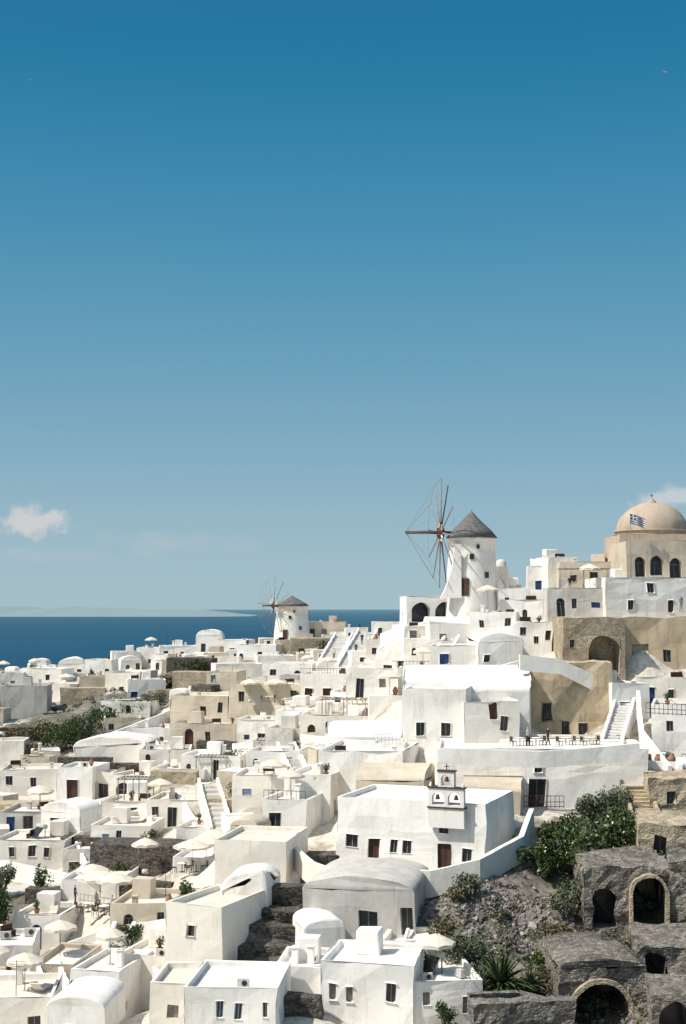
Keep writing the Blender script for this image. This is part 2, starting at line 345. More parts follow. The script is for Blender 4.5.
# left middle
H(56,92,768,802,164,6,-10,ops=[(66,78,780,800,D,BR)]); H(92,112,772,800,165,6,-8,ops=[(98,108,784,800,D,K_)]); H(74,148,745,766,178,7,-6,'vault',n=0,rise=1.0)
H(0,56,770,796,166,6,4,n=2); H(-10,50,804,814,152,3,5,'plain',TN,[],name='stone_wall'); H(44,104,810,824,150,3,-8,'plain',TS,[],name='stone_wall')
H(108,152,776,802,158,6,-14,ops=[(116,130,783,799,A,K_),(137,143,786,796,D,BL)]); H(150,205,770,796,156,6,-10,n=2); H(100,150,802,826,148,6,-10,ops=[(112,119,806,818,D,BL),(130,137,808,820,D,BL)])
H(146,206,800,828,144,6,-8,n=3,m=W_); H(130,172,728,748,186,6,-6,n=2); H(104,140,718,738,194,6,8,n=1,m=CR); H(180,240,756,780,156,6,-10,n=2); H(140,190,750,772,170,6,4,n=1)
H(176,216,828,860,132,6,-10,n=2); H(100,150,702,720,205,6,-8,n=2)
H(-30,22,742,768,182,6,5,n=1)
for q in [(206,236,800,818,138,1.5,-6),(120,170,884,900,121,1.5,-8),(150,182,690,700,220,2,0),(96,140,764,774,170,1.5,-6),(240,282,826,838,119,1.5,-12),(150,178,940,962,104,1.5,-14),(0,44,728,742,196,2,4),(56,110,758,770,176,1.5,-8),(150,196,772,782,154,1.5,-8),(60,100,838,852,138,1.5,-6),(196,236,742,754,172,1.5,-8),(24,60,890,906,122,1.5,-6)]:
    H(*q,'plain',TS if q[0]%4 else ST,[],name='stone_wall',amp=.2,sub=.8,bevel=0)
# ================================================================= ruins & caves, bottom right
def arch_rim(x0,x1,yt,yb,d,yaw,m=GY,t=.28,name='arch_rim'):
    P=S((x0+x1)/2,yb,d);k=d/F;W=(x1-x0)*k;h=(yb-yt)*k;r=W/2;b=B();n=14
    rz=min(r,h*.6);zs=h-rz
    out=lambda q,rr:(rr*math.cos(q),zs+(rz+(rr-r))*math.sin(q))
    pts=[((r,-1.0),(r+t,-1.0))]+[(out(math.pi*i/n,r),out(math.pi*i/n,r+t)) for i in range(n+1)]+[((-r,-1.0),(-r-t,-1.0))]
    for (a,c),(e,f) in zip(pts[:-1],pts[1:]):
        F_=[(a[0],-.35,a[1]),(c[0],-.35,c[1]),(f[0],-.35,f[1]),(e[0],-.35,e[1])];b.face(F_,m)
        b.face([(c[0],-.35,c[1]),(c[0],.5,c[1]),(f[0],.5,f[1]),(f[0],-.35,f[1])],m)
        b.face([(a[0],.5,a[1]),(a[0],-.35,a[1]),(e[0],-.35,e[1]),(e[0],.5,e[1])],m)
    b.make(name,P,math.radians(yaw),.10,1.2,0)
H(560,646,970,1045,90,7,2,'vault',RK,[(572,630,984,1040,A,K_,3.5)],name='cave_house_ruin',amp=.24,sub=.35,rise=.6,bevel=0,freq=1.0)  # dark sheet behind the arch paints the unlit cave interior
arch_rim(573,629,985,1040,90,2,TS,.30)
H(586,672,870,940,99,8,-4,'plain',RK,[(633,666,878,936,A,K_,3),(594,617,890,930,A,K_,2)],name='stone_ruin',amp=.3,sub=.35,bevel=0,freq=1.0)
arch_rim(633.5,665.5,879,936,98.7,-4,TS,.22)
H(672,730,866,940,98,6,-14,'plain',RK,[],name='stone_ruin',amp=.4,sub=.35,bevel=0,freq=.9)
H(640,720,950,1010,91,7,-6,'plain',RK,[(648,668,958,994,A,K_,2)],name='stone_ruin',amp=.28,sub=.35,bevel=0,freq=1.0)
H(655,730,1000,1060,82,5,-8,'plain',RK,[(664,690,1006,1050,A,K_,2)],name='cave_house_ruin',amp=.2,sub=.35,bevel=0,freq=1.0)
H(512,560,988,1012,93,5,5,'vault',RK,[(522,548,992,1010,A,K_,2)],name='stone_ruin',amp=.25,sub=.35,bevel=0,freq=1.0,rise=.6)
H(474,575,1004,1040,84,1.2,8,'plain',RK,[],name='stone_wall',amp=.22,sub=.35,bevel=0,freq=.9)
H(640,712,826,868,106,7,-10,'plain',TS,[(655,668,836,862,D,K_,.6)],name='ruined_stone_house',amp=.25,sub=.45,bevel=0,freq=.8)
H(652,720,780,822,116,7,-6,'plain',TS,[(668,676,792,804,D,K_,.5)],name='ruined_stone_house',amp=.25,sub=.45,bevel=0,freq=.8)
H(608,640,822,850,112,3,4,'plain',TS,[],name='stone_wall',amp=.3,sub=.5,bevel=0)
for (x0,x1,yt,yb,d) in ((252,304,884,905,103),(246,300,908,924,101),(236,304,924,944,99.5),(230,300,944,962,98),(222,280,962,985,96),(272,320,996,1020,86.5)):
    H(x0,x1,yt+3,yb,d,1.3,-4,'plain',ST,[],name='dry_stone_terrace',amp=.22,sub=.5,bevel=0,below=2)
# ================================================================= extra ground control
for p in [(343,1040,78),(0,1045,90),(686,1060,80),(480,1030,82),(560,960,95),(500,940,98),(450,900,103),(540,900,104),(600,870,108),(560,860,112),(500,870,107),(640,944,96),(680,930,98),(686,1010,88),(652,1000,89),(600,1046,86),
          (600,820,116),(560,830,114),(800,600,165),(900,700,140),(820,850,112),(760,1000,92),(20,740,200),(60,738,196),(90,722,205),(5,900,124),(120,690,232),(0,930,116),(-80,720,235),(-90,800,160),(-100,900,125),(-100,1020,95),
          (70,830,142),(300,690,200),(340,668,205),(330,650,235),(250,700,208),(450,690,150),(500,680,148)]:
    q=S(*p); ctrl.append((q.x,q.y,q.z-EYE))
for x,y,z in [(-130,60,-60),(-130,120,-60),(-130,200,-60),(-140,280,-70),(-200,150,-125),(-200,300,-125),(-200,50,-125),(-260,150,-150),(-260,350,-150),(-60,330,-22),(-20,325,-14),(30,320,-12),(80,320,-14),(-100,330,-60),
   (60,220,-5),(90,250,-8),(30,250,-9),(10,300,-12),(130,200,-12),(180,150,-25),(220,250,-60),(130,100,-18),(60,60,-26),(0,60,-27),(-40,60,-30),(0,20,-24),(60,20,-22),(-60,20,-40),(-100,0,-60),(0,-40,-6),(60,-40,-6),(0,-100,-20),
   (-60,380,-60),(0,380,-50),(60,380,-50),(120,380,-60),(-60,440,-130),(0,440,-130),(80,440,-130),(160,420,-130),(300,100,-130),(300,300,-130),(0,600,-150),(-200,600,-150),(250,600,-150),(-250,-100,-140),(300,-100,-140),(0,-300,-140)]:
    ctrl.append((x,y,z))
C=np.array(ctrl)
def ground(xs,ys):
    xs=np.atleast_1d(np.asarray(xs,float));ys=np.atleast_1d(np.asarray(ys,float)); out=np.empty(xs.shape)
    for i in range(0,len(xs),4000):
        dx=xs[i:i+4000,None]-C[None,:,0];dy=ys[i:i+4000,None]-C[None,:,1]
        w=1/(dx*dx+dy*dy+2.5)**2
        out[i:i+4000]=(w*C[None,:,2]).sum(1)/w.sum(1)
    return out
def gz(x,y): return float(ground([x],[y])[0])+EYE
rockspots=[]
for (px,py,d,r) in [(500,920,100,8),(560,930,98,9),(610,950,95,9),(660,930,96,9),(590,850,110,8),(640,840,110,7),(540,860,108,6),(190,670,234,12),(30,715,225,14),(60,742,198,15),(100,712,218,13),(5,900,122,5),(660,800,118,7),(560,1000,88,8),(640,1010,86,8),(480,960,94,5),(330,650,248,9),(0,740,200,10),(150,690,225,8),(0,690,250,10),(130,660,290,8),(200,745,182,5),(270,920,101,4),(220,800,140,4)]:
    q=S(px,py,d); rockspots.append((q.x,q.y,r))
def axis(lo,a,b,hi,fine,coarse):
    L=[];v=lo
    while v<a: L.append(v);v+=coarse
    v=a
    while v<b: L.append(v);v+=fine
    while v<=hi: L.append(v);v+=coarse
    return np.array(L)
XS=axis(-420,-84,70,440,.8,14);YS=axis(-330,70,320,640,.9,14)
GX,GYY=np.meshgrid(XS,YS); gx=GX.ravel();gy=GYY.ravel(); Z=ground(gx,gy)
rock=np.zeros_like(Z)
for x,y,r in rockspots:
    rock=np.maximum(rock,np.clip(1.4-np.hypot(gx-x,gy-y)/r,0,1))
inside=(gx>-.27*gy-8)&(gx<.27*gy+10)&(gy>75)&(gy<305)
rock=np.where(inside,rock,1.0)
verts=[]
for x,y,z,r in zip(gx,gy,Z,rock):
    if 60<y<320 and abs(x)<90:
        z=z+noise.fractal(Vector((x*.25,y*.25,3)),1,2,4)*(.15+.7*r)
    verts.append((x,y,z+EYE))
nx=len(XS);ny=len(YS)
faces=[(j*nx+i,j*nx+i+1,(j+1)*nx+i+1,(j+1)*nx+i) for j in range(ny-1) for i in range(nx-1)]
me=bpy.data.meshes.new('hillside_terrain');me.from_pydata(verts,[],faces)
at=me.attributes.new('rock','FLOAT','POINT');at.data.foreach_set('value',rock.astype(np.float32))
me.polygons.foreach_set('use_smooth',[True]*len(faces))
m,nt,bs=newmat('hillside_ground')
g=nt.nodes.new('ShaderNodeNewGeometry');a=nt.nodes.new('ShaderNodeAttribute');a.attribute_name='rock'
n1=noisepos(nt,g,.35,(1,1,1),8.0,.7);n2=noisepos(nt,g,2.0,(1,1,1),8.0,.7)
rc=ramp(nt,n2,[(.25,(.08,.068,.06)),(.45,(.17,.148,.13)),(.6,(.27,.24,.21)),(.75,(.38,.345,.30))])
rc=mixc(nt,rc,(.085,.095,.05),ramp(nt,n1,[(.46,(0,0,0)),(.58,(.8,.8,.8))]))
vc=ramp(nt,n2,[(.3,(.42,.38,.31)),(.5,(.62,.57,.49)),(.7,(.78,.74,.67))])
vc=mixc(nt,vc,(.30,.26,.20),ramp(nt,noisepos(nt,g,.18,(1,1,1),5.0,.6),[(.55,(0,0,0)),(.62,(.8,.8,.8))]))
f=math_(nt,'ADD',a.outputs['Fac'],math_(nt,'MULTIPLY_ADD',n1,1.2,-.6))
f=ramp(nt,f,[(.35,(0,0,0)),(.5,(1,1,1))])
nt.links.new(mixc(nt,vc,rc,f),bs.inputs['Base Color'])
bp=N(nt,'ShaderNodeBump',Strength=.8,Distance=.25);nt.links.new(n2,bp.inputs['Height']);nt.links.new(bp.outputs[0],bs.inputs['Normal'])
me.materials.append(m);ter=bpy.data.objects.new('hillside_terrain',me);scene.collection.objects.link(ter)
# ---------------------------------------------------------------- filler houses on the slope
keep=[]
for (px,py,d,r) in [(350,885,106,3),(385,890,105,3),(425,890,104,3.2),(465,890,103,3),(415,626,161,4),(440,628,161,4),(470,622,161,3),(420,752,128,4),(460,752,127,4),(545,745,134,5),(580,745,134,5),(590,690,141,5),(600,695,138,4),(192,765,168,4),(72,806,158,4),(104,808,158,3),(270,730,182,4),(230,915,103,3),(190,1000,92,3),(40,966,111,3),(368,958,96,4.5),(345,966,95,3),(30,895,130,4)]:
    q=S(px,py,d); keep.append((q.x,q.y,r))
def inrock(x,y): return any(math.hypot(x-a,y-b)<r*.9 for a,b,r in rockspots)
rng=random.Random(11); cnt=0
for t in range(12000):
    y=90+ (300-90)*rng.random()**1.1; x=rng.uniform(-.25*y,.25*y)
    if inrock(x,y): continue
    w=rng.uniform(2.0,5.2);dp=rng.uniform(2.2,4.6)
    r=.5*max(w,dp)
    if any(math.hypot(x-a,y-b)<(c+r)*.80 for a,b,c in foot) or any(math.hypot(x-a,y-b)<c+r*.7 for a,b,c in keep): continue
    z=gz(x,y)
    if y>200 and x>0 and rng.random()<.5: continue
    h=rng.uniform(.9,2.6)
    roof=rng.choice(['flat','flat','flat','flat','plain','vault'])
    m_=rng.choice([W_]*(6 if x<-5 else 10)+[CR,CR,GY])
    if h<1.3: m_=rng.choice([m_,m_,TS,ST,CR]); roof='plain'
    st=(roof=='flat' and h>1.6 and w>3 and rng.random()<.4)
    b=house_mesh(w,dp,h,auto_ops(w,h,2,rng) if (h>1.9 and not st) else [],[],[],roof,m_,3,1.5 if m_ not in(ST,TS) else .7,None,None,rng)
    if st: ext_stairs(b,w,h,m_,rng,h-.1)
    nm={W_:'white_house',CR:'cream_house',GY:'grey_house'}.get(m_,'stone_wall')
    if h<1.3 and m_ in(W_,CR,GY): nm='terrace'
    yw=math.radians(rng.uniform(-30,18)); P=Vector((x,y-dp/2,z-.2))
    b.make(nm,P,yw,.15,.5,.12 if not st else .05)
    if roof=='flat' and w>3: roofs.append((P,yw,w,dp,h-.38))
    if nm=='terrace': roofs.append((P,yw,w,dp,h))
    foot.append((x,y,r)); cnt+=1
    if cnt>225: break
print('fillers',cnt,'roofs',len(roofs))
# ---------------------------------------------------------------- walls along terraces / stairs
def low_wall(pts,h,t=.35,m=W_,name='parapet_wall',amp=.06,below=1.0):
    P=[S(*p) for p in pts]; b=B()
    for p,q in zip(P[:-1],P[1:]):
        u=(q-p);u2=Vector((u.x,u.y,0)).normalized();nrm=Vector((-u2.y,u2.x,0))*t
        n=max(1,int(u.length/1.2))
        for i in range(n):
            a=p.lerp(q,i/n);c=p.lerp(q,(i+1)/n);r=Vector((0,0,-below));s_=Vector((0,0,h))
            A_=[a+r,c+r,c+s_,a+s_];Bk=[x+nrm for x in A_]
            b.face(A_,m);b.face([Bk[1],Bk[0],Bk[3],Bk[2]],m);b.face([A_[3],A_[2],Bk[2],Bk[3]],m)
            if i==0: b.face([A_[0],A_[3],Bk[3],Bk[0]],m)
            if i==n-1: b.face([A_[1],Bk[1],Bk[2],A_[2]],m)
    o=P[0].copy(); b.v=[tuple(Vector(v)-o) for v in b.v]
    return b.make(name,o,0,amp,.5,0)
low_wall([(520,664,137.5),(560,668,138),(614,694,139)],.9,below=.6)
low_wall([(366,880,106),(430,884,105),(480,872,105),(524,848,109),(534,820,113)],.9,.4)
low_wall([(440,752,121),(540,756,120),(640,748,119.5)],.35,.3)
low_wall([(286,850,112),(310,872,106),(345,884,103)],.7)
low_wall([(636,700,136),(640,740,130),(668,776,122)],.9)
low_wall([(50,960,112),(110,938,112),(166,930,108)],.8)
low_wall([(0,868,135),(60,880,130),(100,896,122)],.7)
low_wall([(100,745,186),(160,722,192),(196,706,200)],1.0)
low_wall([(0,812,152),(60,822,150),(100,835,146)],.7,m=CR)
low_wall([(430,676,146),(480,680,145),(520,668,146)],.8)
low_wall([(380,640,176),(410,630,166),(460,626,160)],.8)
low_wall([(300,742,150),(350,748,146),(400,746,138)],.8)
low_wall([(176,800,148),(200,840,134),(222,858,124)],.8)
low_wall([(470,1000,85),(520,1000,86),(570,1012,86)],.4,.5,RK,'stone_parapet_wall',.2)
low_wall([(640,868,104),(686,860,105)],.5,.5,RK,'stone_parapet_wall',.2)
def stairs(a,b_,w,name='stone_stairs',m=W_,side=True,tm=TR):
    p=S(*a);q=S(*b_);v=q-p;L=Vector((v.x,v.y,0)).length;n=max(4,int(abs(v.z)/.2));b=B()
    for i in range(n):
        y0=L*i/n;y1=L*(i+1)/n;z=v.z*(i+1)/n
        b.box(-w/2,w/2,y0,L+.3,v.z*i/n-(1.5 if i==0 else 0),z-.03,m); b.box(-w/2+.03,w/2-.03,y0+.04,y1,z-.03,z-.01,tm)
    if side:
        for sx in (-1,1):
            x0=sx*w/2; x1=x0+sx*.28
            for k in range(6):
                f0=k/6;f1=(k+1)/6
                xa,xb=min(x0,x1),max(x0,x1)
                pts=[(xa,L*f0,v.z*f0-1.5),(xb,L*f0,v.z*f0-1.5),(xb,L*f1,v.z*f1-1.5),(xa,L*f1,v.z*f1-1.5)]
                tp=[(xa,L*f0,v.z*f0+.45),(xb,L*f0,v.z*f0+.45),(xb,L*f1,v.z*f1+.65),(xa,L*f1,v.z*f1+.65)]
                for i in range(4):
                    j=(i+1)%4; b.face([pts[i],pts[j],tp[j],tp[i]],m)
                b.face(tp,m)
    return b.make(name,p,math.atan2(-v.x,v.y),.03,.5,0,merge=False)
stairs((326,668,200),(344,636,222),2.4);stairs((348,668,196),(368,632,216),2.6)
stairs((222,832,128),(208,784,146),1.6,tm=GY);stairs((178,992,94),(156,952,106),1.6)
stairs((650,832,112),(634,786,121),1.8,m=TS,tm=TN);stairs((392,950,96),(404,934,101),1.2)
stairs((300,776,136),(286,748,146),1.4)
stairs((612,744,130),(626,700,139),1.5);stairs((120,940,108),(132,912,114),1.2)
stairs((96,872,130),(84,848,138),1.2);stairs((160,770,168),(150,746,178),1.4);stairs((440,660,152),(452,640,158),1.3);stairs((60,1000,98),(46,966,106),1.2)
# ---------------------------------------------------------------- windmills
def windmill(px,pbase,peave,papex,d,rb,rt,hubpy,R,ax,spars=12,spw=.07,off=1.0,bow=2.6,bt=.12):
    P=S(px,pbase,d);k=d/F;h=(pbase-peave)*k;ha=(pbase-papex)*k
    root=bpy.data.objects.new('windmill',None);root.location=P;scene.collection.objects.link(root)
    def part(b,name,amp=0):
        o=b.make(name,(0,0,0),0,amp,.6,0);o.parent=root;return o
    b=B();b.lathe(0,0,[(rb*1.05,-3),(rb,0),(rb+(rt-rb)*.35,h*.35),(rt*1.01,h*.75),(rt,h-.25),(rt+.12,h-.25),(rt+.12,h),(rt-.2,h)],36,W_);part(b,'tower',.08)
    b=B();rr=rt+.28
    b.lathe(0,0,[(rt-.1,h-.02),(rr,h),(rr*.75,h+(ha-h)*.3),(rr*.36,h+(ha-h)*.67),(rr*.08,h+(ha-h)*.95),(.06,h+(ha-h)*1.0),(.05,h+(ha-h)*1.08),(0,h+(ha-h)*1.1)],28,TH);part(b,'conical_thatched_cap',.07)
    b=B()
    for (az,z0,z1,w) in ((-95,h*.62,h*.62+.6,.5),(-60,h*.3,h*.3+.7,.55),(-110,0.0,2.0,.9),(-80,h*.8,h*.8+.45,.35)):
        a=math.radians(az);rr2=rb+(rt-rb)*min(1,(z0/h))
        M=Matrix.Rotation(a+math.pi/2,4,'Z'); b.box(-w/2,w/2,-rr2-.06,-rr2+.25,z0,z1,BR if z0==0 else K_,M)
    part(b,'windows_and_door')
    axd=Vector(ax).normalized(); dist=rt+off
    hub=Vector((axd.x*dist,axd.y*dist,(pbase-hubpy)*k))
    b=B();b.cyl(hub+axd*bow,hub-axd*(dist+.6),bt,bt*1.3,10,ME);b.cyl(hub-axd*.35,hub+axd*.35,bt*3.6,bt*3.6,14,ME);part(b,'axle')
    u=axd.cross(Vector((0,0,1))).normalized();w=u.cross(axd)
    b=B();tips=[]
    for i in range(spars):
        a=2*math.pi*i/spars+.10;dr=u*math.cos(a)+w*math.sin(a)
        tips.append(hub+dr*R);b.cyl(hub,hub+dr*R,spw,spw*.6,6,GW if i%4 else ME)
    part(b,'spars')
    b=B()
    for i in range(spars):
        b.cyl(tips[i],tips[(i+1)%spars],.016,.016,4,GW,cap=False);b.cyl(hub+axd*bow,tips[i],.016,.016,4,GW,cap=False)
        dr=(tips[i]-hub); b.cyl(hub+dr*.08,hub+dr*.30,.13,.05,6,CV if i%3 else ME)
    part(b,'ropes_and_furled_sails')
    return root
windmill(472,596,538,512,167,3.05,2.75,533,6.5,(-.985,-.17,0.0),spw=.10,off=1.0,bow=4.2,bt=.17)
windmill(292,640,606,596,272,3.5,3.0,606,5.4,(-.80,-.60,0),spw=.06,off=1.2,bow=2.6)
b=B()
for i in range(8):
    t0=i/8;t1=(i+1)/8;f=lambda t:(-1.6-1.6*t**2.2,6.2*(1-t))
    x0,z0=f(t0);x1,z1=f(t1)
    b.face([(x0,-.6,z0),(x1,-.6,z1),(x1,.8,z1),(x0,.8,z0)][::-1],W_,True)
    b.face([(x0,-.6,z0),(-.8,-.6,z0),(-.8,-.6,z1),(x1,-.6,z1)][::-1],W_)
b.make('mill_buttress_wall',S(468,598,164.6),0)
# ---------------------------------------------------------------- ochre domed church
P=S(662,578,160)
root=bpy.data.objects.new('domed_church',None);root.location=P;scene.collection.objects.link(root)
b=house_mesh(9.4,9.4,4.95,[(.5,1.3,2.2,3.6,'a',K_)],[],[(6,7,2,3.6,'a',K_)],'plain',DM,5,1.5);o=b.make('nave',(0,0,0),0,.08,.5,.08);o.parent=root
b=B();r=4.1;z=4.95
b.lathe(0,4.7,[(r+.15,z),(r+.15,z+.45),(r+.3,z+.45),(r+.3,z+.62),(r,z+.62)],36,DM);o=b.make('drum');o.parent=root
b=B();zd=z+.62;b.lathe(0,4.7,[(r*math.cos(math.pi/2*i/12),zd+3.3*math.sin(math.pi/2*i/12)) for i in range(12)]+[(0,zd+3.3)],40,DM);o=b.make('dome',(0,0,0),0,.08,.7);o.parent=root
b=B();zt=zd+3.25;b.lathe(0,4.7,[(.5,zt-.1),(.5,zt+.2),(.26,zt+.25),(.26,zt+.4),(0,zt+.6)],12,DM);b.box(-.03,.03,4.67,4.73,zt+.5,zt+1.05,ME);b.box(-.18,.18,4.67,4.73,zt+.8,zt+.86,ME);o=b.make('finial_cross');o.parent=root
P=S(631,578,153);b=B();b.cyl((0,0,-1),(0,0,7.0),.05,.035,6,GW)
fw,fh=1.6,1.05
for i in range(12):
    for j in range(9):
        x0=fw*i/12;x1=fw*(i+1)/12;z0=6.9-fh*(j+1)/9;z1=6.9-fh*j/9
        w=lambda x:.15*math.sin(x*6)*(x/fw)
        dz=lambda x:-.55*(x/fw)**1.4
        blue=(j%2==0)
        if i<5 and j<5: blue=not(j==2 or i==2)
        b.face([(x0,w(x0),z0+dz(x0)),(x1,w(x1),z0+dz(x1)),(x1,w(x1),z1+dz(x1)),(x0,w(x0),z1+dz(x0))],BL if blue else W_)
b.make('greek_flag',P,0)
# ---------------------------------------------------------------- bell gable
def bell_gable(px,pb,d,w,h,yaw):
    b=B();t=.45
    ops=[(.28,w/2-.14,.5,1.45,'a',K_,t),(w/2+.14,w-.28,.5,1.45,'a',K_,t)]
    b.wall((-w/2,0),(1,0),w,-1.2,1.75,ops,W_,0,t,pane=False)
    b.wall((w/2,t),(-1,0),w,-1.2,1.75,[(w-o[1],w-o[0],o[2],o[3],'a',K_,.001) for o in ops],W_,0,.001,pane=False)
    b.wall((w/2,0),(0,1),t,-1.2,1.75,[],W_);b.wall((-w/2,t),(0,-1),t,-1.2,1.75,[],W_)
    b.face([(-w/2,0,1.75),(w/2,0,1.75),(w/2,t,1.75),(-w/2,t,1.75)],W_)
    w2=w*.46;o2=[(.25,w2-.25,.2+1.75,1.05+1.75,'a',K_,t)]
    b.wall((-w2/2,0),(1,0),w2,1.75,3.0,o2,W_,0,t,pane=False);b.wall((w2/2,t),(-1,0),w2,1.75,3.0,[(.25,w2-.25,.2+1.75,1.05+1.75,'a',K_,.001)],W_,0,.001,pane=False)
    b.wall((w2/2,0),(0,1),t,1.75,3.0,[],W_);b.wall((-w2/2,t),(0,-1),t,1.75,3.0,[],W_)
    b.face([(-w2/2,0,3.0),(w2/2,0,3.0),(w2/2,t,3.0),(-w2/2,t,3.0)],W_)
    b.box(-w/2-.08,w/2+.08,-.08,t+.08,1.75,1.86,BR);b.box(-w/2-.08,w/2+.08,-.08,t+.08,.25,.36,BR);b.box(-w2/2-.07,w2/2+.07,-.07,t+.07,3.0,3.1,BR)
    b.box(-.03,.03,t/2-.03,t/2+.03,3.1,3.6,ME);b.box(-.17,.17,t/2-.03,t/2+.03,3.35,3.41,ME)
    for sx in (-w/2+.12,w/2-.12): b.lathe(sx,t/2,[(.12,1.86),(.1,2.05),(0,2.2)],8,W_)
    for cx,cz in ((-w/4-.03,1.35),(w/4+.03,1.35),(0,2.7)):
        b.lathe(cx,t/2,[(.2,cz-.45),(.15,cz-.3),(.11,cz-.12),(0,cz-.08)],10,ME)
    return b.make('bell_gable',S(px,pb,d),yaw)
bell_gable(446,812,108.3,2.8,3,math.radians(-22))
def railing(a,c,h=1.0,m=ME,name='railing'):
    p=S(*a);q=S(*c);b=B();L=(q-p).length;n=max(3,int(L/.35))
    for i in range(n+1):
        x=(q-p)*(i/n);b.cyl(x,x+Vector((0,0,h)),.025,.025,5,m)
    for z in (h,h*.5,.12): b.cyl(Vector((0,0,z)),(q-p)+Vector((0,0,z)),.03,.03,5,m)
    b.make(name,p)
railing((524,808,120.5),(564,808,120.2));railing((374,748,131),(400,746,130),1.2,PB);railing((646,714,127),(686,716,126),1.0)
railing((572,746,128),(600,745,127),.9,GW);railing((80,905,118),(124,912,117),.9,GW)
def pergola(px,py,d,w,dp,h):
    b=B()
    for x in (0,w/2,w):
        for y in (0,dp): b.cyl((x,y,-.5),(x,y,h),.06,.06,6,GW)
    for y in (0,dp): b.box(-.2,w+.2,y-.05,y+.05,h,h+.1,GW)
    for i in range(9): b.box(w*i/8-.03,w*i/8+.03,-.2,dp+.2,h+.1,h+.17,GW)
    b.make('pergola',S(px,py,d),math.radians(-8))
pergola(322,722,151,4.6,2.6,2.3);pergola(560,590,151,5,2.4,2.2);pergola(196,778,156,3.4,2.4,2.2);pergola(118,800,150,3.2,2.2,2.1)
def parasol_at(P,r=1.5,h=2.5,rt=0):
    b=B();b.cyl((0,0,-.3),(0,0,h+.35),.03,.03,6,GW);n=8
    ring=[(r*math.cos(2*math.pi*i/n),r*math.sin(2*math.pi*i/n),h-.25) for i in range(n)]
    for i in range(n):
        j=(i+1)%n;A_=Vector(ring[i]);Bc=Vector(ring[j]);mid=(A_+Bc)/2*0.97;mid.z=h-.2
        top=Vector((0,0,h+.3));ia=A_.lerp(top,.5);ib=Bc.lerp(top,.5);ia.z+=.06;ib.z+=.06
        b.face([A_,mid,Bc,ib,ia],CV);b.face([ia,ib,top],CV)
        b.face([A_,Bc,Bc-Vector((0,0,.18)),A_-Vector((0,0,.18))],CV)
    b.cyl((0,0,-.3),(0,0,.05),.3,.25,10,GY);b.make('parasol',P,rt)
def parasol(px,py,d,r=1.5,h=2.5): parasol_at(S(px,py,d),r,h,random.random())
for p in [(100,905,119,1.9),(116,908,117,1.6),(92,897,123,1.5),(192,873,121,1.6),(206,868,123,1.7),(214,862,125,1.4),(276,700,189,1.6),(250,700,190,1.4),(272,790,131,1.3),(66,690,244,1.6),(360,724,152,1.4),(590,590,151,1.3),(488,610,158,1.3),(40,812,150,1.4),(160,806,146,1.3),(145,870,126,1.2),(60,958,108,1.3)]:
    parasol(*p)
def table_set(px,py,d):
    b=B();b.cyl((0,0,0),(0,0,.72),.04,.04,6,ME);b.cyl((0,0,.72),(0,0,.75),.42,.42,14,W_);b.cyl((0,0,0),(0,0,.03),.25,.25,10,ME)
    b.make('cafe_table',S(px,py,d))
    for a in (0,math.pi):
        M=Matrix.Rotation(a+.5,4,'Z')@Matrix.Translation((.75,0,0));b=B()
        for x in(-.2,.2):
            for y in (-.2,.2): b.box(x-.02,x+.02,y-.02,y+.02,0,.45,BR,M)
        b.box(-.22,.22,-.22,.22,.45,.48,BR,M);b.box(.19,.23,-.22,.22,.48,.9,BR,M);b.make('chair',S(px,py,d))
for p in [(88,912,117.5),(104,915,116),(122,915,115),(196,872,121.5),(182,872,121),(566,746,129),(590,746,129),(520,746,128.5),(536,746,129),(268,702,188.5),(350,728,152)]: table_set(*p)
# ---------------------------------------------------------------- people
pm,nt,bs=newmat('clothed_figure')
tc=nt.nodes.new('ShaderNodeTexCoord');sp=nt.nodes.new('ShaderNodeSeparateXYZ');nt.links.new(tc.outputs['Object'],sp.inputs[0]);oi=nt.nodes.new('ShaderNodeObjectInfo')
shirt=ramp(nt,oi.outputs['Random'],[(0,(.55,.53,.48)),(.25,(.05,.07,.14)),(.5,(.28,.07,.06)),(.65,(.03,.03,.03)),(.85,(.22,.32,.4))],'CONSTANT')
r2=math_(nt,'FRACT',math_(nt,'MULTIPLY',oi.outputs['Random'],7.3))
leg=ramp(nt,r2,[(0,(.05,.06,.10)),(.4,(.35,.3,.22)),(.7,(.02,.02,.02))],'CONSTANT')
gt=lambda v,t:math_(nt,'GREATER_THAN',v,t)
zz=sp.outputs[2];c=mixc(nt,(.04,.03,.025),leg,gt(zz,.09));c=mixc(nt,c,shirt,gt(zz,.95))
hand=math_(nt,'MULTIPLY',gt(math_(nt,'ABSOLUTE',sp.outputs[0]),.2),math_(nt,'SUBTRACT',1.0,gt(zz,1.22)))
c=mixc(nt,c,(.50,.32,.23),hand);c=mixc(nt,c,(.50,.32,.23),gt(zz,1.47));hair=math_(nt,'MAXIMUM',gt(zz,1.68),math_(nt,'MULTIPLY',gt(zz,1.55),gt(sp.outputs[1],.02)))
c=mixc(nt,c,(.04,.025,.015),hair);nt.links.new(c,bs.inputs['Base Color'])
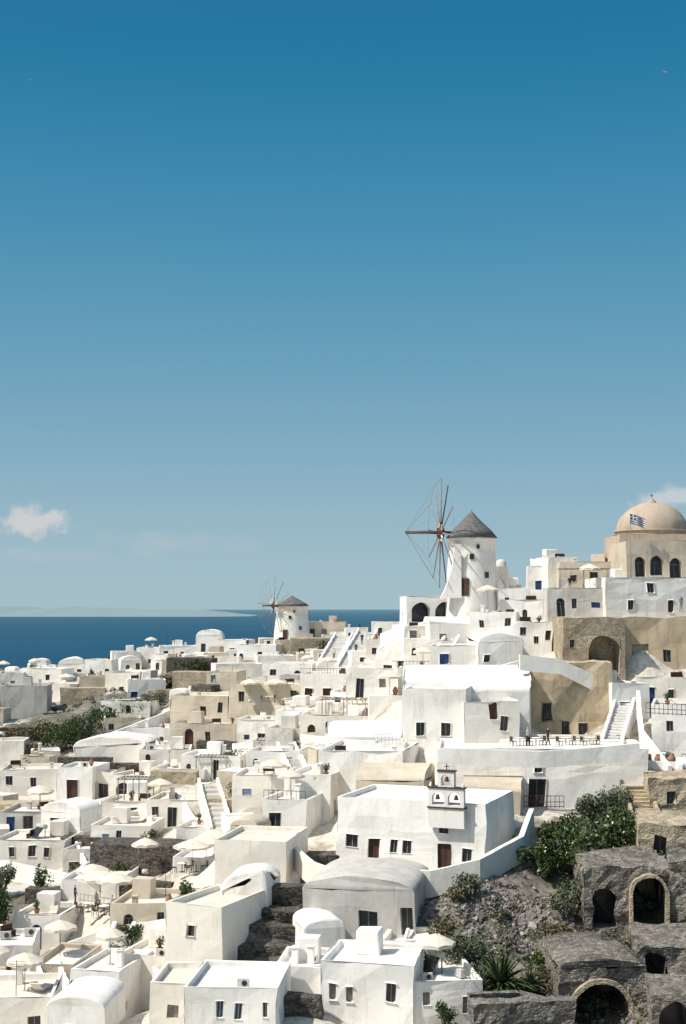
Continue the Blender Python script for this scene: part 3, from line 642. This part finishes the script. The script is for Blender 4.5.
def person_mesh(pose):
    s=.28 if pose=='walk' else .06
    V=[(0,0,.94,.135),(0,0,1.15,.125),(0,0,1.36,.14),(0,0,1.49,.06),(0,-.01,1.58,.085),(0,0,1.68,.085)]
    E=[(0,1),(1,2),(2,3),(3,4),(4,5)]
    for sx in(-1,1):
        i=len(V);V+=[(sx*.17,0,1.41,.065),(sx*.24,.03*sx*(s*8),1.15,.047),(sx*.25,-.1+.05*sx,.93,.035),(sx*.25,-.14+.05*sx,.84,.032)]
        E+=[(2,i),(i,i+1),(i+1,i+2),(i+2,i+3)]
        i=len(V);V+=[(sx*.09,0,.86,.09),(sx*.10,-s*.5*sx-.03,.49,.065),(sx*.10,-s*sx+.02,.08,.045),(sx*.11,-s*sx-.14,.045,.038)]
        E+=[(0,i),(i,i+1),(i+1,i+2),(i+2,i+3)]
    me=bpy.data.meshes.new('person_'+pose);me.from_pydata([v[:3] for v in V],E,[]);me.materials.append(pm)
    ob=bpy.data.objects.new('tmp',me);scene.collection.objects.link(ob)
    md=ob.modifiers.new('skin','SKIN');bpy.context.view_layer.objects.active=ob
    for i,v in enumerate(V): me.skin_vertices[0].data[i].radius=(v[3],v[3]*.85)
    me.skin_vertices[0].data[0].use_root=True
    sb=ob.modifiers.new('sub','SUBSURF');sb.levels=1;sb.render_levels=1
    bpy.context.view_layer.update()
    ev=ob.evaluated_get(bpy.context.evaluated_depsgraph_get());m2=bpy.data.meshes.new_from_object(ev)
    for p in m2.polygons:p.use_smooth=True
    if not m2.materials: m2.materials.append(pm)
    bpy.data.objects.remove(ob);return m2
PM={'stand':person_mesh('stand'),'walk':person_mesh('walk')}
def person(px,py,d,pose='stand',rot=0):
    o=bpy.data.objects.new('person',PM[pose]);o.location=S(px,py,d);o.rotation_euler=(0,0,rot);scene.collection.objects.link(o)
for p in [(681,612,147.5,'stand',.4),(528,746,127,'stand',1),(548,746,127.5,'walk',2),(612,592,150,'stand',1),(570,592,150.5,'stand',0),
          (334,660,205,'walk',3),(356,655,203,'walk',3),(362,645,208,'stand',0),(96,912,118,'stand',1),(112,916,116,'walk',2),(75,905,120,'stand',2)]:
    person(*p)
# ---------------------------------------------------------------- vegetation
def leafmat(name,cols):
    m,nt,bs=newmat(name);g=nt.nodes.new('ShaderNodeNewGeometry')
    v=math_(nt,'ADD',noisepos(nt,g,1.3,(1,1,1),5.0,.7),math_(nt,'MULTIPLY_ADD',g.outputs['Random Per Island'],.3,-.15))
    k=len(cols);nt.links.new(ramp(nt,v,[(.3+.4*i/(k-1),c) for i,c in enumerate(cols)]),bs.inputs['Base Color']);return m
LG=leafmat('green_leaves',[(.025,.04,.015),(.05,.085,.028),(.10,.14,.05)])
LD=leafmat('dry_leaves',[(.07,.065,.035),(.14,.13,.07),(.24,.21,.13)])
LS=leafmat('silver_green_leaves',[(.05,.065,.04),(.10,.12,.07),(.17,.19,.12)])
LP=leafmat('pink_flowers',[(.20,.07,.08),(.28,.13,.12),(.10,.11,.05)])
LW=leafmat('white_flowers',[(.5,.5,.42),(.65,.63,.55),(.6,.6,.5)])
BK=flat('bark',(.10,.075,.055),.9,.1)
def bush_mesh(seed,rx,ry,rz,n,leaf,mat,name,flowers=None):
    rg=random.Random(seed);vs=[];fs=[];mi=[]
    def add(c,s,m):
        q=Vector((rg.gauss(0,1),rg.gauss(0,1),rg.gauss(0,1))).normalized();t=q.orthogonal().normalized();u=q.cross(t)
        a=rg.random()*6.28;t2=t*math.cos(a)+u*math.sin(a);u2=q.cross(t2);i=len(vs)
        vs.extend([c-t2*s,c+u2*s*.45,c+t2*s,c-u2*s*.45]);fs.append((i,i+1,i+2,i+3));mi.append(m)
    lobes=[]
    for i in range(11):
        a=rg.random()*6.28;r=rg.random()**.5*.72
        lobes.append((Vector((math.cos(a)*r*rx,math.sin(a)*r*ry,rz*(.35+rg.random()*.75*(1-r*.5)))),rg.uniform(.28,.5)))
    for i in range(n):
        c,s=rg.choice(lobes);v=Vector((rg.gauss(0,1),rg.gauss(0,1),rg.gauss(0,1))).normalized()*(rg.random()**.35)
        p=c+Vector((v.x*rx*s,v.y*ry*s,v.z*rz*s*.9))
        if p.z<-.3: continue
        add(p,leaf*rg.uniform(.6,1.3),1 if (flowers and rg.random()<.05) else 0)
    for c,s in lobes:
        p=Vector((0,0,-.6));q=c;ax=(q-p).normalized();t=ax.orthogonal().normalized();u=ax.cross(t);r0=.03+.018*rz;i=len(vs)
        for k in range(5):
            a=k*1.2566;vs.append(p+(t*math.cos(a)+u*math.sin(a))*r0)
        for k in range(5):
            a=k*1.2566;vs.append(q+(t*math.cos(a)+u*math.sin(a))*r0*.3)
        for k in range(5): fs.append((i+k,i+(k+1)%5,i+5+(k+1)%5,i+5+k));mi.append(2)
    me=bpy.data.meshes.new(name);me.from_pydata([tuple(v) for v in vs],[],fs)
    me.materials.append(mat);me.materials.append(flowers or mat);me.materials.append(BK);me.polygons.foreach_set('material_index',mi);return me
def bush(px,py,d,rx,ry,rz,n,leaf,mat,name='bush',flowers=None):
    me=bush_mesh(int(px*13+py),rx,ry,rz,n,leaf,mat,name,flowers)
    o=bpy.data.objects.new(name,me);P=S(px,py,d);P.z=min(P.z,gz(P.x,P.y)+.3);o.location=P;scene.collection.objects.link(o)
for q in [(545,880,108,2.2,2,2.6,2600,.17,LG,'bush',LW),(580,884,107,2.6,2.2,3.8,3600,.17,LG,'bush',LW),(612,868,109,2.2,2,3.8,2600,.17,LG,'bush',LW),(600,826,114,2.4,2,2.6,2400,.16,LS),(560,850,112,2,2,2.4,2000,.16,LG),(630,840,112,1.4,1.6,2.8,1500,.16,LG),
    (618,816,117,1.4,1.4,2.2,900,.16,LS),(470,895,103,1.2,1,1.4,900,.13,LS),(456,905,102,.9,.9,1.2,600,.13,LD),(570,908,101,1.8,1.2,2.2,1500,.14,LS),(556,935,98,1.6,1.2,1.8,1100,.14,LD),(470,965,94,2.2,1.3,2.2,1900,.13,LS),(490,992,91,1.6,1.2,1.8,1000,.13,LG),(520,975,93,1.4,1,1.6,900,.13,LG),
    (440,935,98,1.2,1,1.4,800,.13,LD),(352,688,166,1.2,1,1.7,800,.16,LG),(238,780,140,1.2,1,1.8,700,.15,LG),(232,762,158,1.3,1,1.8,600,.16,LS),(186,892,113,.9,.9,1.8,700,.13,LG),(42,900,124,.9,.9,2.6,700,.14,LG),(0,930,116,1.0,1.1,3.4,1100,.16,LG),(2,880,126,1.2,1.2,2.2,700,.16,LS),
    (60,750,186,3.2,2,3.2,1900,.2,LG),(84,738,192,3,2,2.8,1500,.2,LS),(104,728,198,3,2,2.4,1200,.2,LG),(34,758,184,1.7,1.6,1.5,600,.2,LP,'bougainvillea'),(12,744,190,2.6,2,2.2,1000,.2,LD),(44,738,196,3,2,2.2,1100,.2,LD),(130,716,206,3,2,2.2,1000,.2,LG),(155,706,210,2.5,2,2,800,.2,LS),(30,672,280,4,2,1.8,800,.25,LG),(152,640,300,4,2,2,700,.25,LS),(130,925,108,1.2,1,1,600,.13,LG),
    (118,955,104,1,1,1.2,400,.13,LS),(275,900,104.5,2.2,.8,1,1000,.12,LG),(270,922,101.5,2,.8,.9,800,.12,LG),(262,942,100.5,2,.8,.9,800,.12,LS),(250,962,98.5,2,.8,.8,700,.12,LG),(612,948,96,1.5,1,1.1,700,.13,LS),(645,872,102,1.8,1.2,1.4,900,.14,LS),(640,952,93,1.6,1,1.2,800,.13,LD),(560,965,93,1.8,1.2,1.6,1100,.13,LD),(588,962,92,1.4,1,1.1,700,.13,LS),(680,946,95,1.6,1,1.3,900,.14,LG),(540,955,95,1.4,1,1.4,800,.13,LG),
    (500,905,101,.8,.8,.7,300,.12,LD),(680,864,104,1.6,1,1.6,800,.14,LG),(590,870,104,1.8,1,1.8,1100,.14,LS),(108,1010,92,.8,.8,1,350,.12,LG),(205,975,93,.7,.7,1,300,.12,LG),(620,735,131,.8,.7,1.1,300,.12,LG),(330,640,250,3,2,1.6,500,.25,LS),(390,632,175,1,1,1.2,300,.15,LG),(476,640,152,.8,.8,1,300,.13,LG),(200,716,186,1.2,1,1.3,300,.15,LG),(445,1018,84,.9,.8,1,400,.12,LG),(204,750,180,2,1.4,1.6,600,.17,LG),(226,812,134,1.2,1,1.3,400,.14,LS),(170,676,236,3,2,1.6,500,.22,LD),(196,664,240,3,2,1.4,500,.22,LG),
    (300,728,168,1,.9,1.2,300,.14,LG),(150,842,136,1,.9,1.2,350,.13,LG),(76,872,130,.9,.9,1.2,350,.13,LS),(246,846,116,.9,.8,1,350,.12,LG),(470,806,116,.8,.6,.8,250,.12,LG),(120,862,128,1.2,.8,.9,350,.13,LG)]:
    bush(*q[:9],name=q[9] if len(q)>9 else 'bush',flowers=q[10] if len(q)>10 else None)
# low scrub and dry grass scattered over the rocky slope (one object)
rg=random.Random(9);b_v=[];b_f=[];b_m=[]
for (px,py,d,rr,cnt_) in [(520,940,97,4.5,80),(610,950,95,5,90),(560,985,90,4,60),(650,990,89,4,50),(480,900,103,3,30),(600,865,108,4,40),(60,740,198,10,50),(30,710,225,10,40),(180,672,234,8,40),(640,866,102,4,50)]:
    c=S(px,py,d)
    for _ in range(cnt_):
        x=c.x+rg.gauss(0,rr*.55);y=c.y+rg.gauss(0,rr*.5);z=gz(x,y)+noise.fractal(Vector((x*.25,y*.25,3)),1,2,4)*.8
        m_=rg.choice([0,0,1,1,2]);s=rg.uniform(.25,.6)*(1.6 if y>150 else 1)
        for k in range(26):
            a=rg.random()*6.28;r=rg.random()**.5*s;h=rg.uniform(0,.8)*s;p=Vector((x+math.cos(a)*r,y+math.sin(a)*r,z+h));q=Vector((rg.gauss(0,1),rg.gauss(0,1),rg.gauss(0,1))).normalized();t=q.orthogonal().normalized();u=q.cross(t);l=.11*(1.5 if y>150 else 1);i=len(b_v)
            b_v+=[tuple(p-t*l),tuple(p+u*l*.45),tuple(p+t*l),tuple(p-u*l*.45)];b_f.append((i,i+1,i+2,i+3));b_m.append(m_)
me=bpy.data.meshes.new('hillside_scrub');me.from_pydata(b_v,[],b_f)
for q in (LS,LD,LG): me.materials.append(q)
me.polygons.foreach_set('material_index',b_m);scene.collection.objects.link(bpy.data.objects.new('hillside_scrub',me))
def agave(px,py,d,R,n,mat,name='agave_plant'):
    rg=random.Random(px);vs=[];fs=[]
    for i in range(n):
        a=rg.random()*6.28;el=rg.uniform(.15,1.35);L=R*rg.uniform(.7,1.1);w=R*.05;dr=Vector((math.cos(a),math.sin(a),0));sd=Vector((-dr.y,dr.x,0));i0=len(vs)
        for k in range(6):
            t=k/5;p=dr*(L*math.cos(el)*t)+Vector((0,0,L*math.sin(el)*t-L*.45*t*t*math.cos(el)));ww=w*(1-t)**.6+.005
            vs+= [p-sd*ww,p+Vector((0,0,-ww*.5)),p+sd*ww]
        for k in range(5):
            b0=i0+k*3;fs+=[(b0,b0+1,b0+4,b0+3),(b0+1,b0+2,b0+5,b0+4)]
    me=bpy.data.meshes.new(name);me.from_pydata([tuple(v) for v in vs],[],fs);me.materials.append(mat)
    o=bpy.data.objects.new(name,me);o.location=S(px,py,d);scene.collection.objects.link(o)
agave(500,985,90,2.9,80,LG,'palm_shrub');agave(478,990,89,1.6,45,LS);agave(530,985,91,1.5,45,LS);agave(585,955,95,1.1,40,LS)
# ---------------------------------------------------------------- roof and terrace clutter (shared meshes)
def pot_mesh(seed,mat):
    me=bush_mesh(seed,.4,.4,.7,90,.10,mat,'potted_plant')
    bm=bmesh.new();bm.from_mesh(me)
    for v in bm.verts: v.co.z=max(v.co.z,-.05)+.4
    r=[(.16,0),(.24,.38),(.27,.38),(.27,.45),(.2,.45)];me.materials.append(TERRA)
    for k in range(4):
        for i in range(12):
            a=i*math.pi/6;c=(i+1)*math.pi/6
            vs=[bm.verts.new((r[k][0]*math.cos(a),r[k][0]*math.sin(a),r[k][1])),bm.verts.new((r[k][0]*math.cos(c),r[k][0]*math.sin(c),r[k][1])),bm.verts.new((r[k+1][0]*math.cos(c),r[k+1][0]*math.sin(c),r[k+1][1])),bm.verts.new((r[k+1][0]*math.cos(a),r[k+1][0]*math.sin(a),r[k+1][1]))]
            f=bm.faces.new(vs);f.material_index=3
    bm.to_mesh(me);bm.free();return me
b=B()
b.box(-.32,.32,-.95,.45,.26,.32,CV)
M=Matrix.Translation((0,.45,.3))@Matrix.Rotation(.7,4,'X');b.box(-.32,.32,0,.75,0,.06,CV,M)
for x in(-.28,.28):
    for y in(-.85,.4): b.box(x-.03,x+.03,y-.03,y+.03,0,.26,GW)
lounger=b.make('sun_lounger',link=False)
b=B();b.lathe(0,0,[(.14,0),(.3,.35),(.33,.6),(.2,.85),(.15,.92),(.2,1.0),(.12,1.0)],14,TE);jar=b.make('clay_jar',link=False)
b=B();b.cyl((-.7,0,1.1),(.7,0,1.1),.24,.24,12,GY)
M=Matrix.Translation((0,-.95,.15))@Matrix.Rotation(.8,4,'X');b.box(-.6,.6,0,1.3,0,.07,K_,M)
for x in(-.6,.6): b.box(x-.03,x+.03,-.03,.03,0,1.0,GW);b.box(x-.03,x+.03,-.95,-.89,0,.2,GW)
solar=b.make('solar_water_heater',link=False)
b=B();b.box(-.4,.4,-.15,.15,.1,.65,GY);b.cyl((.1,-.15,.38),(.1,-.17,.38),.2,.2,14,K_);b.box(-.35,-.3,-.12,.12,0,.1,ME);b.box(.3,.35,-.12,.12,0,.1,ME);acu=b.make('air_conditioner',link=False)
b=B();b.cyl((0,0,0),(0,0,2.4),.025,.02,5,ME)
for z,l in((2.3,.5),(2.15,.4),(2.0,.35)): b.cyl((-l,0,z),(l,0,z),.012,.012,4,ME)
b.cyl((0,-.3,2.15),(0,.3,2.15),.012,.012,4,ME);ant=b.make('tv_antenna',link=False)
b=B();b.box(-.6,.6,-.25,.25,.42,.48,BR)
for x in(-.52,.52): b.box(x-.04,x+.04,-.22,.22,0,.42,BR)
b.box(-.6,.6,.22,.27,.48,.9,BR);bench=b.make('wooden_bench',link=False)
pots=[pot_mesh(3,LG),pot_mesh(4,LS)]
rg=random.Random(21);np_=0
for (P,yw,W,dp,hz) in roofs:
    R3=Matrix.Rotation(yw,3,'Z')
    if W>3.4 and P.x<8 and rg.random()<.17 and np_<22:
        parasol_at(P+R3@Vector((rg.uniform(-.5,.5),dp*.5,hz)),rg.uniform(1.0,1.4),2.2,rg.random());np_+=1
    for _ in range(rg.choice([0,1,2,2,3])):
        me=rg.choice([pots[0],pots[1],lounger,lounger,jar,acu,ant,acu,bench,bench])
        if P.y>190 and rg.random()<.5: continue
        q=P+R3@Vector((rg.uniform(-W/2+.6,W/2-.6),rg.uniform(.6,max(.7,dp-.7)),hz-.02))
        o=bpy.data.objects.new(me.name.split('.')[0],me);o.location=q;o.rotation_euler=(0,0,rg.choice([yw,yw+.3,rg.random()*6]));s=rg.uniform(.8,1.05);o.scale=(s,s,s);scene.collection.objects.link(o)
    if rg.random()<.12 and P.y<190:   # roof railing along the front parapet
        b=B();n=max(3,int(W/.4))
        for i in range(n+1): x=-W/2+.1+(W-.2)*i/n; b.cyl((x,.11,hz+.3),(x,.11,hz+1.05),.02,.02,4,ME)
        b.cyl((-W/2+.1,.11,hz+1.05),(W/2-.1,.11,hz+1.05),.025,.025,4,ME);b.make('railing',P,yw)
for (P,yw,W,dp,hz) in rg.sample(roofs,6):
    o=bpy.data.objects.new('solar_water_heater',solar);o.location=P+Matrix.Rotation(yw,3,'Z')@Vector((0,dp*.6,hz));o.rotation_euler=(0,0,-.8);scene.collection.objects.link(o)
# rubble
rg=random.Random(5)
base=bmesh.new();bmesh.ops.create_icosphere(base,subdivisions=1,radius=1);bv=[v.co.copy() for v in base.verts];bf=[[v.index for v in f.verts] for f in base.faces];base.free()
RUB,nt,bs=newmat('rubble_stone');g=nt.nodes.new('ShaderNodeNewGeometry')
nt.links.new(ramp(nt,g.outputs['Random Per Island'],[(0,(.09,.075,.075)),(.5,(.20,.175,.165)),(1,(.38,.34,.31))]),bs.inputs['Base Color'])
def rubble(cx,cy,d,rx,ry,n,s0,s1,name):
    c=S(cx,cy,d);pts=[(c.x+rg.gauss(0,rx),c.y+rg.gauss(0,ry)) for _ in range(n)];zs=ground([p[0] for p in pts],[p[1] for p in pts]);vs=[];fs=[]
    for (x,y),z in zip(pts,zs):
        s=rg.uniform(s0,s1)*rg.choice([.5,.7,1,1.3]);z+=noise.fractal(Vector((x*.25,y*.25,3)),1,2,4)*.8;i=len(vs);R=Matrix.Rotation(rg.random()*6,3,Vector((rg.random(),rg.random(),rg.random()+.01)).normalized())
        sc=Vector((rg.uniform(.7,1.5),rg.uniform(.6,1.2),rg.uniform(.4,.8)))
        for v in bv:
            q=R@Vector((v.x*sc.x,v.y*sc.y,v.z*sc.z))*s*rg.uniform(.75,1.15);vs.append((q.x+x,q.y+y,q.z+z+EYE+s*.2))
        fs+=[[a+i for a in f] for f in bf]
    me=bpy.data.meshes.new(name);me.from_pydata(vs,[],fs);me.materials.append(RUB);o=bpy.data.objects.new(name,me);scene.collection.objects.link(o)
rubble(495,918,101,2.6,2.6,2000,.07,.2,'rubble_stones');rubble(600,945,96,4,2.5,1200,.07,.26,'rubble_stones');rubble(560,1000,88,3,2.5,600,.07,.25,'rubble_stones');rubble(650,948,95,4,2,800,.07,.26,'rubble_stones');rubble(660,1015,86,3,2,400,.07,.22,'rubble_stones');rubble(40,712,226,8,5,250,.2,.5,'rubble_stones')
# ---------------------------------------------------------------- gulls
def gull(px,py,d):
    b=B();b.lathe(0,0,[(0,-.28),(.06,-.2),(.085,0),(.05,.18),(0,.25)],8,GY)
    b.v=[(v[0],v[2],v[1]) for v in b.v]
    for s in(-1,1):
        b.face([(0,.1,.03),(s*.35,.12,.18),(s*.35,-.06,.18),(0,-.1,.03)],GY);b.face([(s*.35,.12,.18),(s*.75,-.02,.08),(s*.35,-.06,.18)],GY)
    b.make('seagull',S(px,py,d),.6)
gull(30,80,220);gull(665,72,200)
# ---------------------------------------------------------------- sea & distant island
R=60000;n=64
ring=[(R*math.cos(2*math.pi*i/n),R*math.sin(2*math.pi*i/n),0) for i in range(n)]
me=bpy.data.meshes.new('sea');me.from_pydata(ring,[],[list(range(n))])
m=bpy.data.materials.new('sea_water');m.use_nodes=True;nt=m.node_tree;nt.nodes.clear()
out=nt.nodes.new('ShaderNodeOutputMaterial');df=nt.nodes.new('ShaderNodeBsdfDiffuse');gl=N(nt,'ShaderNodeBsdfGlossy',Roughness=.35);mx=nt.nodes.new('ShaderNodeMixShader');mx.inputs[0].default_value=.10
g=nt.nodes.new('ShaderNodeNewGeometry')
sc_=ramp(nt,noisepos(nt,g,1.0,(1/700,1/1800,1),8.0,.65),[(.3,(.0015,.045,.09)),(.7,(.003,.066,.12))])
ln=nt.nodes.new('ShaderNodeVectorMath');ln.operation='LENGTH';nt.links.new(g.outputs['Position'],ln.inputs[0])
hz=ramp(nt,math_(nt,'DIVIDE',ln.outputs['Value'],40000),[(.05,(0,0,0)),(.35,(.3,.3,.3)),(1,(.8,.8,.8))])  # distance haze painted into the water colour, paler toward the horizon
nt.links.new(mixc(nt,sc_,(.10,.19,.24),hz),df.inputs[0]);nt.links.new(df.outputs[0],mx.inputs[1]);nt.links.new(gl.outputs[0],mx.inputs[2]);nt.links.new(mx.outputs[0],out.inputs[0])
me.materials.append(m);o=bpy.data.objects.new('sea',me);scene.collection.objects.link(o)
m,nt,bs=newmat('hazy_island');bs.inputs['Base Color'].default_value=(.215,.285,.31,1);bs.inputs['Specular IOR Level'].default_value=0  # aerial haze is put into this pale blue base colour
vs=[];fs=[];nn=90
for i in range(nn+1):
    t=i/nn;x=-5400+t*4300;h=(60+110*(1-t)**.7)*(.8+.35*noise.fractal(Vector((t*4,0,1)),1,2,3))*min(1,(1-t)*6)+2
    vs+=[(x,16000,-5),(x,17600,h*.7),(x,19000,max(h,3))]
for i in range(nn):
    for k in range(2): fs.append((i*3+k,(i+1)*3+k,(i+1)*3+k+1,i*3+k+1))
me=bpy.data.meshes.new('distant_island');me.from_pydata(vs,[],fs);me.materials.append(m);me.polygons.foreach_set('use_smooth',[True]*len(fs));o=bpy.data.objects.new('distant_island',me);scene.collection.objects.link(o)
# ---------------------------------------------------------------- world, sun, camera
el=math.radians(52);az_=math.radians(20);to=Vector((-math.cos(el)*math.cos(az_),-math.cos(el)*math.sin(az_),math.sin(el)))
w=bpy.data.worlds.new('World');scene.world=w;w.use_nodes=True;nt=w.node_tree
bg=nt.nodes['Background'];sky=nt.nodes.new('ShaderNodeTexSky');sky.sky_type='NISHITA';sky.sun_disc=False;sky.sun_elevation=el;sky.sun_rotation=math.atan2(to.x,to.y)
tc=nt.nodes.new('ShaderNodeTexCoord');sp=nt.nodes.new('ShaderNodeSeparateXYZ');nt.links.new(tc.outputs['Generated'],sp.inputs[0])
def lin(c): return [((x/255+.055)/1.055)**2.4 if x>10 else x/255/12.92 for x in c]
grad=ramp(nt,sp.outputs[2],[(0,lin((168,194,203))),(.04,lin((157,188,201))),(.10,lin((133,174,195))),(.17,lin((104,160,188))),(.25,lin((72,145,180))),(.33,lin((40,128,170))),(.41,lin((14,111,156))),(.75,lin((60,120,165)))],'B_SPLINE')  # top stop made paler, above the view, to lighten blue shadows
ns=mixc(nt,sky.outputs[0],(.1,.1,.1),1.0,'MULTIPLY')
col=mixc(nt,grad,ns,.06)
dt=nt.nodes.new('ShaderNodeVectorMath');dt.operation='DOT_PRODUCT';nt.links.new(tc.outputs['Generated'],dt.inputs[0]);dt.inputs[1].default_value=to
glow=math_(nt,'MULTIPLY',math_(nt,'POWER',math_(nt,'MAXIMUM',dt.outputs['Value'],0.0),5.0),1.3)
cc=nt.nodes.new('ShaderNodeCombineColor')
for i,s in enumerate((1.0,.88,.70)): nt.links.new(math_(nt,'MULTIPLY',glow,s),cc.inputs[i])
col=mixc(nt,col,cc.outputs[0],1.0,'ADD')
def cloud(col,X,Zc,sx,sz,amt,thr,sc,c=(.78,.76,.76),soft=.6,zs=1.2):
    dx=math_(nt,'DIVIDE',math_(nt,'SUBTRACT',sp.outputs[0],X),sx);dz=math_(nt,'DIVIDE',math_(nt,'SUBTRACT',sp.outputs[2],Zc),sz)
    r=math_(nt,'SQRT',math_(nt,'ADD',math_(nt,'MULTIPLY',dx,dx),math_(nt,'MULTIPLY',dz,dz)))
    mp=N(nt,'ShaderNodeMapping');mp.inputs['Scale'].default_value=(1,1,zs);nt.links.new(tc.outputs['Generated'],mp.inputs[0])
    n=N(nt,'ShaderNodeTexNoise',Scale=sc,Detail=6.0,Roughness=.55);nt.links.new(mp.outputs[0],n.inputs[0])
    v=math_(nt,'ADD',math_(nt,'SUBTRACT',1.0,r),math_(nt,'MULTIPLY_ADD',n.outputs[0],2.0,-1.0))
    f=math_(nt,'MULTIPLY',ramp(nt,v,[(thr,(0,0,0)),(min(1,thr+soft),(1,1,1))],'EASE'),amt)
    f=math_(nt,'MULTIPLY',f,math_(nt,'GREATER_THAN',sp.outputs[1],0.0))
    return mixc(nt,col,c,f)
col=cloud(col,-.213,.0585,.030,.014,.8,.1,75,(.68,.65,.66),.65);col=cloud(col,-.12,.044,.08,.010,.3,.1,50,(.52,.56,.6),.9,2);col=cloud(col,-.20,.036,.07,.007,.25,.1,50,(.52,.56,.6),.9,2);col=cloud(col,.225,.074,.038,.011,.65,.1,60,(.68,.68,.70),.8,1.4)
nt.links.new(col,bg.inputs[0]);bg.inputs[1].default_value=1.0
L=bpy.data.lights.new('sun','SUN');L.energy=5.0;L.angle=math.radians(.5);L.color=(1,.945,.86);o=bpy.data.objects.new('sun',L);o.rotation_euler=to.to_track_quat('Z','Y').to_euler();scene.collection.objects.link(o)
cam=bpy.data.cameras.new('camera');cam.sensor_fit='VERTICAL';cam.sensor_height=36;cam.lens=50;cam.clip_end=200000;cam.clip_start=.5
o=bpy.data.objects.new('camera',cam);o.location=(0,0,EYE);o.rotation_euler=(math.pi/2+PITCH,0,0);scene.collection.objects.link(o);scene.camera=o
scene.view_settings.view_transform='Standard';scene.view_settings.look='None';scene.view_settings.exposure=0
